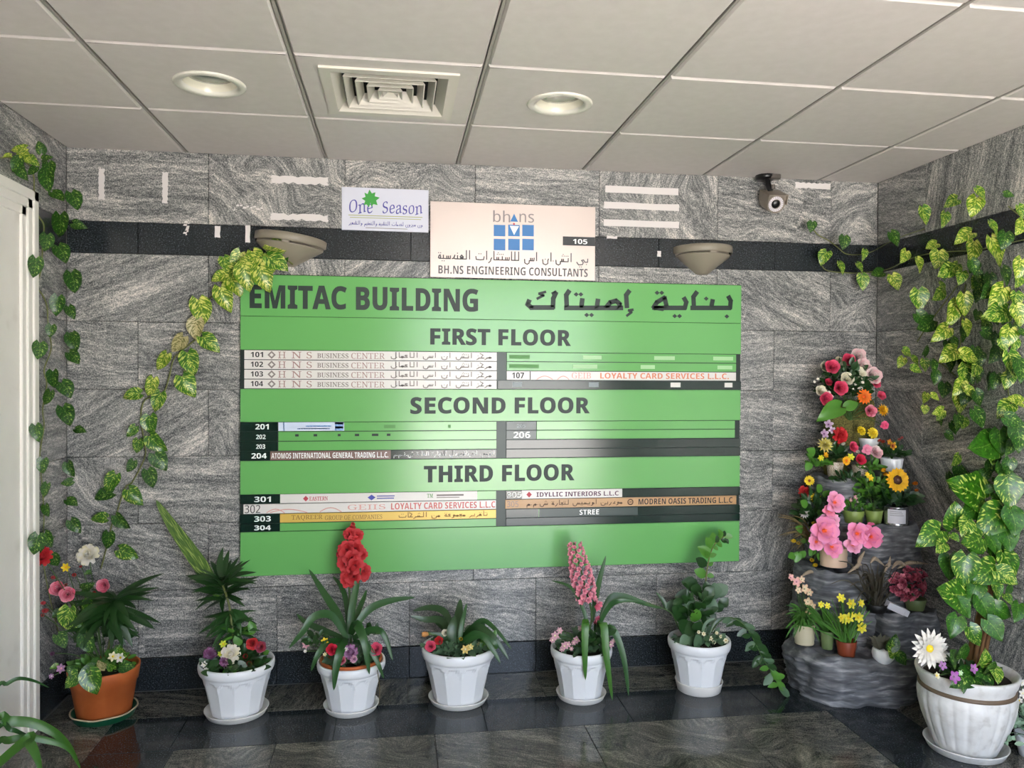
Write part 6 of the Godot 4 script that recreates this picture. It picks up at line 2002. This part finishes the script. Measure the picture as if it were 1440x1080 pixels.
func urn():
	var c := Vector3(2.135, 0, 0.985)
	var t := thing("potted_pothos", "tall variegated pothos on a pole in the big white urn", "potted plant", c)
	t.set_meta("top", 0.30)
	# fluted body
	var st := mb()
	var seg := 160
	var prof := [[0.106, 0.012], [0.115, 0.035], [0.133, 0.075], [0.152, 0.125], [0.165, 0.175], [0.169, 0.212], [0.164, 0.235]]
	for i in prof.size() - 1:
		for k in seg:
			var v := []
			for q in [[i, k], [i, k + 1], [i + 1, k + 1], [i + 1, k]]:
				var a: float = TAU * q[1] / seg
				var flute := 1.0 - 0.032 * pow(absf(cos(a * 10.0)), 8.0) * sin(PI * clampf(q[0] / 6.0, 0.12, 0.95))
				v.append(Vector3(cos(a) * prof[q[0]][0] * flute, prof[q[0]][1], -sin(a) * prof[q[0]][0] * flute))
			quad(st, v[0], v[1], v[2], v[3])
	lathe(st, [Vector2(0.158, 0.245), Vector2(0.160, 0.256), Vector2(0.168, 0.272), Vector2(0.176, 0.296), Vector2(0.175, 0.305), Vector2(0.166, 0.307), Vector2(0.152, 0.29), Vector2(0.146, 0.25)], 64)
	part(t, "urn", st, M.aged_white)
	st = mb()
	lathe(st, [Vector2(0.160, 0.232), Vector2(0.1655, 0.236), Vector2(0.1655, 0.246), Vector2(0.157, 0.250)], 64)
	part(t, "band", st, M.bronze_band, Transform3D.IDENTITY, "bronze coloured band")
	part(t, "saucer", saucer(0.145, 0.030), M.aged_white)
	soil_disc(t, 0.148, 0.275)
	# coir pole
	mat("coir", Color(0.42, 0.30, 0.18), 0.95)
	st = mb()
	tube(st, curve([Vector3(0.07, 0.26, -0.06), Vector3(0.095, 0.38, -0.06), Vector3(0.13, 0.50, -0.07), Vector3(0.15, 0.62, -0.08)]), 0.032, 0.022, 10)
	part(t, "coir_pole", st, M.coir)
	for k in 3:
		stem(t, [c + Vector3(0.05 + 0.02 * k, 0.27, -0.03), c + Vector3(0.07 + 0.02 * k, 0.38, -0.03), c + Vector3(0.11 + 0.015 * k, 0.50, -0.04), c + Vector3(0.14, 0.62, -0.06)], 0.008, M.coir, "vine_stem")
	# large leaves, read off the photograph: base, tip (in the enlarged crop), variant, depth
	var p := px_of([1280, 600], 3.6)
	for q in [[470, 70, 302, 108, 0, .92], [425, 130, 420, 195, 2, .9], [540, 190, 520, 305, 0, .95], [375, 365, 215, 270, 1, .9], [225, 510, 235, 385, 1, .93], [290, 475, 270, 560, 2, .97], [150, 525, 55, 598, 1, .95], [210, 545, 250, 580, 1, .98], [170, 590, 140, 635, 2, .98], [360, 560, 265, 590, 1, .99], [490, 430, 360, 550, 1, .96], [400, 555, 460, 655, 0, .98], [370, 390, 270, 450, 0, .9], [470, 500, 560, 640, 0, .98], [200, 650, 205, 778, 0, .92], [285, 655, 285, 815, 1, 1.0], [290, 850, 145, 822, 1, 1.0], [430, 705, 335, 790, 1, 1.0], [345, 790, 315, 890, 0, 1.0], [240, 880, 315, 970, 0, 1.02], [350, 860, 420, 985, 0, 1.02], [430, 790, 465, 875, 1, 1.02], [420, 905, 528, 962, 0, 1.02], [240, 965, 220, 1070, 0, 1.05], [300, 1015, 370, 1110, 1, 1.06], [390, 980, 470, 1090, 0, 1.05], [470, 640, 570, 780, 1, 1.0], [560, 260, 575, 420, 1, .98], [540, 420, 580, 560, 0, 1.0], [530, 20, 580, 140, 0, .94], [550, 900, 540, 990, 0, 1.05], [440, 730, 550, 800, 2, 1.02], [380, 320, 470, 300, 0, .9], [300, 330, 380, 400, 0, .88], [410, 620, 470, 700, 0, .95], [300, 600, 380, 640, 0, .94], [440, 340, 510, 400, 0, .92], [260, 690, 330, 700, 0, .95], [480, 850, 520, 900, 1, 1.03], [330, 700, 370, 780, 0, .96], [400, 860, 470, 940, 0, .98], [520, 560, 480, 640, 0, .96], [560, 620, 500, 700, 1, .98], [560, 840, 500, 800, 0, 1.0], [200, 480, 260, 500, 0, .9], [480, 260, 540, 300, 0, .92], [450, 160, 500, 230, 0, .9], [560, 180, 500, 150, 0, .92], [380, 480, 330, 520, 0, .92], [350, 270, 300, 250, 0, .88]]:
		leaf(t, "heart", M[["green_pothos", "variegated_4", "variegated_1"][q[4]]], p.call([q[0], q[1]], q[5] - 0.06), p.call([q[2], q[3]], q[5] - 0.03), Vector3(rng.randf_range(-0.45, 0.15), 0.35, 1), 1.05)
	# flowers round the rim
	big_head(t, spot(1307, 912, 1.06), 0.072, 17, WHITE, YELLOW, "white_dahlia", 0.20)
	for q in [["orchid", Color(0.62, 0.28, 0.64), MAUVE, 1341, 952, 10, 1.14], ["orchid", Color(0.62, 0.34, 0.64), MAUVE, 1368, 940, 8, 1.12], ["orchid", Color(0.62, 0.42, 0.66), MAUVE, 1325, 936, 7, 1.1], ["star", Color(0.72, 0.86, 0.66), CREAM, 1350, 946, 5, 1.12], ["star", CREAM, YELLOW, 1317, 950, 6, 1.12]]:
		on_stem(t, c + Vector3(0, 0.28, 0.06), q[0], q[1], q[2], spot(q[3], q[4], q[6]), q[5] / 420.0)
	for q in [[1352, 952, 1359, 973, 0], [1385, 950, 1378, 978, 0], [1398, 938, 1405, 962, 1], [1365, 950, 1345, 965, 0], [1390, 945, 1400, 930, 0], [1345, 930, 1338, 915, 0], [1352, 925, 1360, 905, 0], [1378, 935, 1390, 918, 1]]:
		leaf(t, "heart", M["variegated_%d" % q[4]], spot(q[0], q[1], 1.10), spot(q[2], q[3], 1.14), Vector3(0, 0.5, 1))
	clump(t, c + Vector3(-0.03, 0.295, 0.05), Vector3(0.11, 0.04, 0.09), 60, 0.04, "oval", M.deep_leaf)
	# ---- small pot at the lower right edge
	var s := thing("potted_plant", "feathery grey green plant in white pot at lower right edge", "potted plant", spot_level(1448, 1062, 0.0))
	st = mb()
	lathe(st, [Vector2(0.0, 0.0), Vector2(0.035, 0.0), Vector2(0.05, 0.075), Vector2(0.052, 0.08), Vector2(0.046, 0.08), Vector2(0.042, 0.06), Vector2(0.0, 0.06)], 32)
	part(s, "pot", st, M.pot_white)
	s.set_meta("top", 0.08)
	for k in 9:
		var e := spot(rng.randf_range(1396, 1438), rng.randf_range(992, 1046), s.position.z + rng.randf_range(-0.02, 0.06))
		var b := s.position + Vector3(0, 0.07, 0)
		stem(s, [b, b.lerp(e, 0.5) + Vector3(0, 0.02, 0), e], 0.0018, M.grey_leaf)
		clump(s, e, Vector3(0.03, 0.025, 0.025), 14, 0.028, "oval", M.silver_leaf)
	heads(s, [["star", WHITE, CREAM, 1438, 975, 7, 0.02], ["star", WHITE, CREAM, 1437, 960, 5, 0.02], ["star", WHITE, YELLOW, 1433, 985, 5, 0.02]])


# ---------------------------------------------------------------- climbing vines

func vine_leaf(t: Node3D, u: float, v: float, ln: float, deg: float, kind: int, where: String, depth: float):
	# centre (u, v), length in pixels, direction of the tip (0 right, 90 down); the leaf stands off the wall by depth
	var c: Vector3
	if where == "back":
		c = spot(u, v, depth)
	elif where == "left":
		c = spot_side(u, v, LEFT + depth)
		if c.z < 0.02 or c.z > 1.2:
			c = spot(u, v, 0.02 + depth)
	else:
		c = spot_side(u, v, RIGHT - depth)
		if c.z < 0.02:
			c = spot(u, v, 0.02 + depth)
	var a := deg_to_rad(deg)
	var d := Vector2(cos(a), sin(a)) * ln * 0.5
	var b := spot(u - d.x, v - d.y, c.z)
	var e := spot(u + d.x, v + d.y, c.z + 0.012)
	var room := 0.012 + 0.42 * b.distance_to(e)                    # keep the blade clear of the side walls
	b.x = clampf(b.x, LEFT + room, RIGHT - room)
	e.x = clampf(e.x, LEFT + room, RIGHT - room)
	leaf(t, "heart", M["variegated_%d" % kind], b, e, Vector3(rng.randf_range(-0.45, 0.35), rng.randf_range(0.1, 0.6), 1), rng.randf_range(0.9, 1.1))

func build_vines():
	# ---- along the left wall and corner
	var t := thing("pothos_vine", "dark green pothos vine hanging down the left corner by door", "vine", spot_side(60, 860, LEFT + 0.03))
	var path := [[-20, 225], [20, 222], [46, 240], [48, 290], [55, 305], [62, 318], [60, 345], [58, 380], [50, 402], [58, 412], [66, 430], [68, 460], [72, 490], [62, 520], [66, 540], [60, 575], [62, 600], [56, 640], [60, 690], [62, 730], [60, 780], [70, 840], [85, 900]]
	stem(t, path.map(func(q): return spot_side(q[0], q[1], LEFT + 0.02) if q[0] < 90 else spot(q[0], q[1], 0.02)), 0.0032, M.vine_stem)
	for q in [[25, 209, 22, 175, 2], [30, 222, 26, 30, 2], [42, 226, 24, 25, 1], [6, 219, 18, 180, 2], [55, 206, 18, 250, 0], [58, 221, 26, 350, 0], [31, 242, 22, 70, 0], [22, 232, 20, 120, 0], [58, 255, 32, 60, 0], [97, 283, 33, 45, 0], [80, 276, 22, 30, 0], [83, 318, 30, 95, 0], [106, 316, 28, 10, 0], [64, 342, 22, 100, 0], [86, 358, 26, 60, 0], [48, 377, 26, 100, 0], [94, 398, 34, 55, 0], [78, 431, 26, 105, 0], [98, 440, 20, 55, 0], [71, 466, 16, 100, 0], [97, 476, 24, 25, 0], [98, 482, 28, 55, 0], [100, 504, 26, 35, 0], [54, 494, 22, 100, 0], [74, 534, 22, 90, 0], [92, 549, 25, 55, 0], [64, 560, 22, 125, 0], [92, 586, 28, 65, 0], [103, 605, 34, 5, 0], [52, 610, 22, 80, 0], [60, 656, 19, 95, 0], [93, 661, 26, 45, 0], [89, 678, 25, 170, 0], [63, 690, 19, 110, 0], [95, 707, 28, 15, 0], [65, 719, 16, 80, 0], [103, 741, 25, 40, 0], [50, 767, 28, 105, 0], [66, 760, 22, 60, 0], [44, 240, 16, 140, 0], [70, 238, 18, 80, 0]]:
		vine_leaf(t, q[0], q[1], q[2] * 1.05, q[3], q[4], "left", rng.randf_range(0.03, 0.06))
	# ---- from the left pot up the back wall to the crooked lamp
	t = thing("pothos_vine", "variegated pothos vine climbing diagonally to the board's upper left corner", "vine", spot(150, 770, 0.02))
	path = [[412, 372], [385, 355], [352, 372], [334, 386], [318, 402], [290, 425], [280, 455], [279, 473], [252, 496], [243, 508], [238, 530], [228, 555], [204, 562], [198, 590], [204, 625], [203, 645], [186, 678], [176, 686], [164, 722], [158, 735], [150, 770], [142, 800]]
	stem(t, path.map(func(q): return spot(q[0], q[1], 0.025 if q[0] < 336 else 0.05)), 0.0042, M.vine_stem)
	for q in [[383, 346, 28, 190, 2], [390, 350, 22, 30, 1], [331, 367, 25, 120, 2], [349, 365, 28, 170, 2], [362, 365, 24, 60, 2], [391, 371, 32, 35, 1], [380, 373, 24, 80, 2], [348, 391, 33, 75, 2], [373, 392, 34, 65, 2], [333, 402, 30, 55, 2], [318, 421, 33, 65, 2], [308, 390, 24, 165, 2], [322, 386, 28, 150, 2], [282, 440, 34, 80, 2], [276, 464, 26, 95, 3], [297, 484, 29, 40, 1], [249, 484, 25, 130, 3], [227, 509, 25, 125, 2], [268, 512, 30, 75, 1], [266, 543, 30, 55, 1], [184, 556, 25, 170, 1], [211, 545, 25, 110, 2], [221, 566, 26, 110, 1], [212, 598, 24, 85, 1], [222, 624, 28, 45, 1], [184, 607, 18, 130, 1], [193, 628, 18, 100, 1], [226, 650, 26, 55, 0], [183, 656, 17, 120, 0], [211, 674, 24, 75, 0], [155, 680, 27, 120, 1], [144, 697, 27, 165, 0], [191, 699, 26, 45, 1], [138, 729, 22, 180, 1], [172, 735, 23, 50, 0], [151, 761, 22, 100, 0], [181, 779, 26, 25, 1], [320, 372, 20, 60, 1], [343, 375, 20, 20, 1], [365, 380, 24, 110, 1], [398, 362, 22, 80, 0]]:
		vine_leaf(t, q[0], q[1], q[2] * 1.08, q[3], 4 if q[4] == 1 and q[1] > 590 else q[4], "back", rng.randf_range(0.04, 0.065) if q[0] < 335 else rng.randf_range(0.06, 0.1))
	# ---- the mass on the right wall, two runners reaching onto the back wall
	t = thing("pothos_vine", "large variegated pothos vine spreading over the right wall", "vine", spot_side(1420, 620, RIGHT - 0.03))
	var on_right := func(q: Array) -> Vector3:
		var c := spot_side(q[0], q[1], RIGHT - 0.03)
		return c if c.z > 0.03 else spot(q[0], q[1], 0.03)
	for line in [[[1141, 318], [1150, 330], [1165, 338], [1178, 348], [1190, 357], [1210, 358], [1228, 353], [1248, 342], [1270, 332], [1300, 322]], [[1156, 374], [1165, 381], [1200, 384], [1228, 382], [1250, 378], [1275, 366], [1300, 358], [1330, 354], [1370, 352], [1400, 346], [1445, 336]], [[1358, 400], [1354, 430], [1352, 460], [1350, 490], [1348, 520], [1352, 560]], [[1290, 480], [1310, 450], [1340, 410], [1360, 380]], [[1418, 290], [1430, 300], [1445, 310]], [[1445, 420], [1420, 470], [1415, 520], [1420, 580], [1410, 640]], [[1300, 520], [1320, 510], [1345, 530]]]:
		stem(t, line.map(on_right), 0.003, M.vine_stem)
	var list := []
	for q in [[52, 275, 60, 100, 0], [262, 380, 80, 95, 0], [398, 460, 62, 90, 1], [135, 478, 80, 115, 1], [248, 545, 78, 70, 1], [372, 540, 66, 50, 1], [385, 640, 95, 85, 1], [482, 575, 66, 170, 0], [600, 355, 95, 55, 0], [657, 472, 75, 110, 2], [600, 640, 100, 65, 2], [762, 525, 90, 65, 2], [840, 395, 70, 160, 2], [872, 490, 110, 100, 2], [800, 200, 105, 65, 1], [970, 115, 75, 150, 1], [925, 230, 85, 90, 1], [1160, 60, 90, 50, 1], [1115, 145, 115, 105, 2], [1050, 340, 100, 150, 2], [1100, 440, 130, 100, 2], [1262, 440, 180, 68, 2], [1245, 285, 100, 60, 1], [965, 568, 150, 162, 1], [1030, 610, 80, 100, 1], [760, 755, 125, 82, 1], [885, 720, 95, 140, 1], [1060, 785, 130, 80, 2], [985, 840, 135, 100, 2], [1345, 65, 66, 10, 0], [1420, 280, 90, 120, 2], [1425, 175, 80, 60, 1], [1420, 550, 115, 95, 2], [1330, 600, 115, 60, 0], [1290, 740, 175, 135, 2], [1260, 840, 150, 165, 1], [1410, 850, 120, 70, 2], [785, 880, 110, 40, 0], [1120, 540, 95, 60, 0], [1195, 705, 85, 120, 0]]:
		list.append([1130 + q[0] / 4.645, 260 + q[1] / 4.645, q[2] / 4.645, q[3], q[4]])
	for q in [[300, 30, 95, 60, 0], [330, 90, 125, 150, 0], [545, 30, 115, 100, 2], [650, 120, 115, 70, 2], [475, 165, 160, 145, 2], [525, 325, 140, 150, 2], [680, 330, 155, 15, 2], [650, 470, 140, 80, 1], [590, 575, 115, 115, 2], [590, 690, 145, 85, 2], [710, 600, 145, 15, 2], [740, 650, 115, 60, 0], [200, 300, 80, 30, 1], [145, 380, 75, 115, 2], [260, 370, 85, 50, 1], [330, 400, 85, 80, 1], [270, 430, 90, 20, 1], [340, 280, 80, 300, 0], [400, 420, 105, 70, 0], [410, 500, 95, 90, 0], [330, 650, 70, 100, 2], [325, 740, 60, 90, 2], [410, 640, 75, 30, 2], [430, 750, 75, 160, 2], [740, 810, 150, 60, 0], [960, 200, 150, 100, 2], [990, 400, 180, 75, 1], [980, 740, 180, 150, 1], [1020, 660, 105, 200, 2], [870, 20, 140, 170, 1], [820, 170, 120, 30, 0], [580, 840, 115, 80, 0], [620, 840, 80, 100, 1], [1040, 960, 200, 80, 0], [1050, 40, 120, 80, 2], [1050, 450, 160, 80, 0], [1000, 830, 140, 30, 0], [860, 330, 110, 120, 0], [930, 250, 100, 60, 1]]:
		list.append([1240 + q[0] / 5.4, 440 + q[1] / 5.4, q[2] / 5.4, q[3], q[4]])
	for q in list:
		vine_leaf(t, q[0], q[1], q[2] * 1.08, q[3], q[4], "right", rng.randf_range(0.05, 0.11))
	# leaves deeper in, close to the wall
	for k in 85:
		var u := rng.randf_range(1325, 1440)
		var v := rng.randf_range(330, 690)
		if u < 1385 and v < 370:
			continue
		vine_leaf(t, u, v, rng.randf_range(16, 25), rng.randf_range(30, 150), 0 if k % 4 else 1, "right", rng.randf_range(0.02, 0.05))
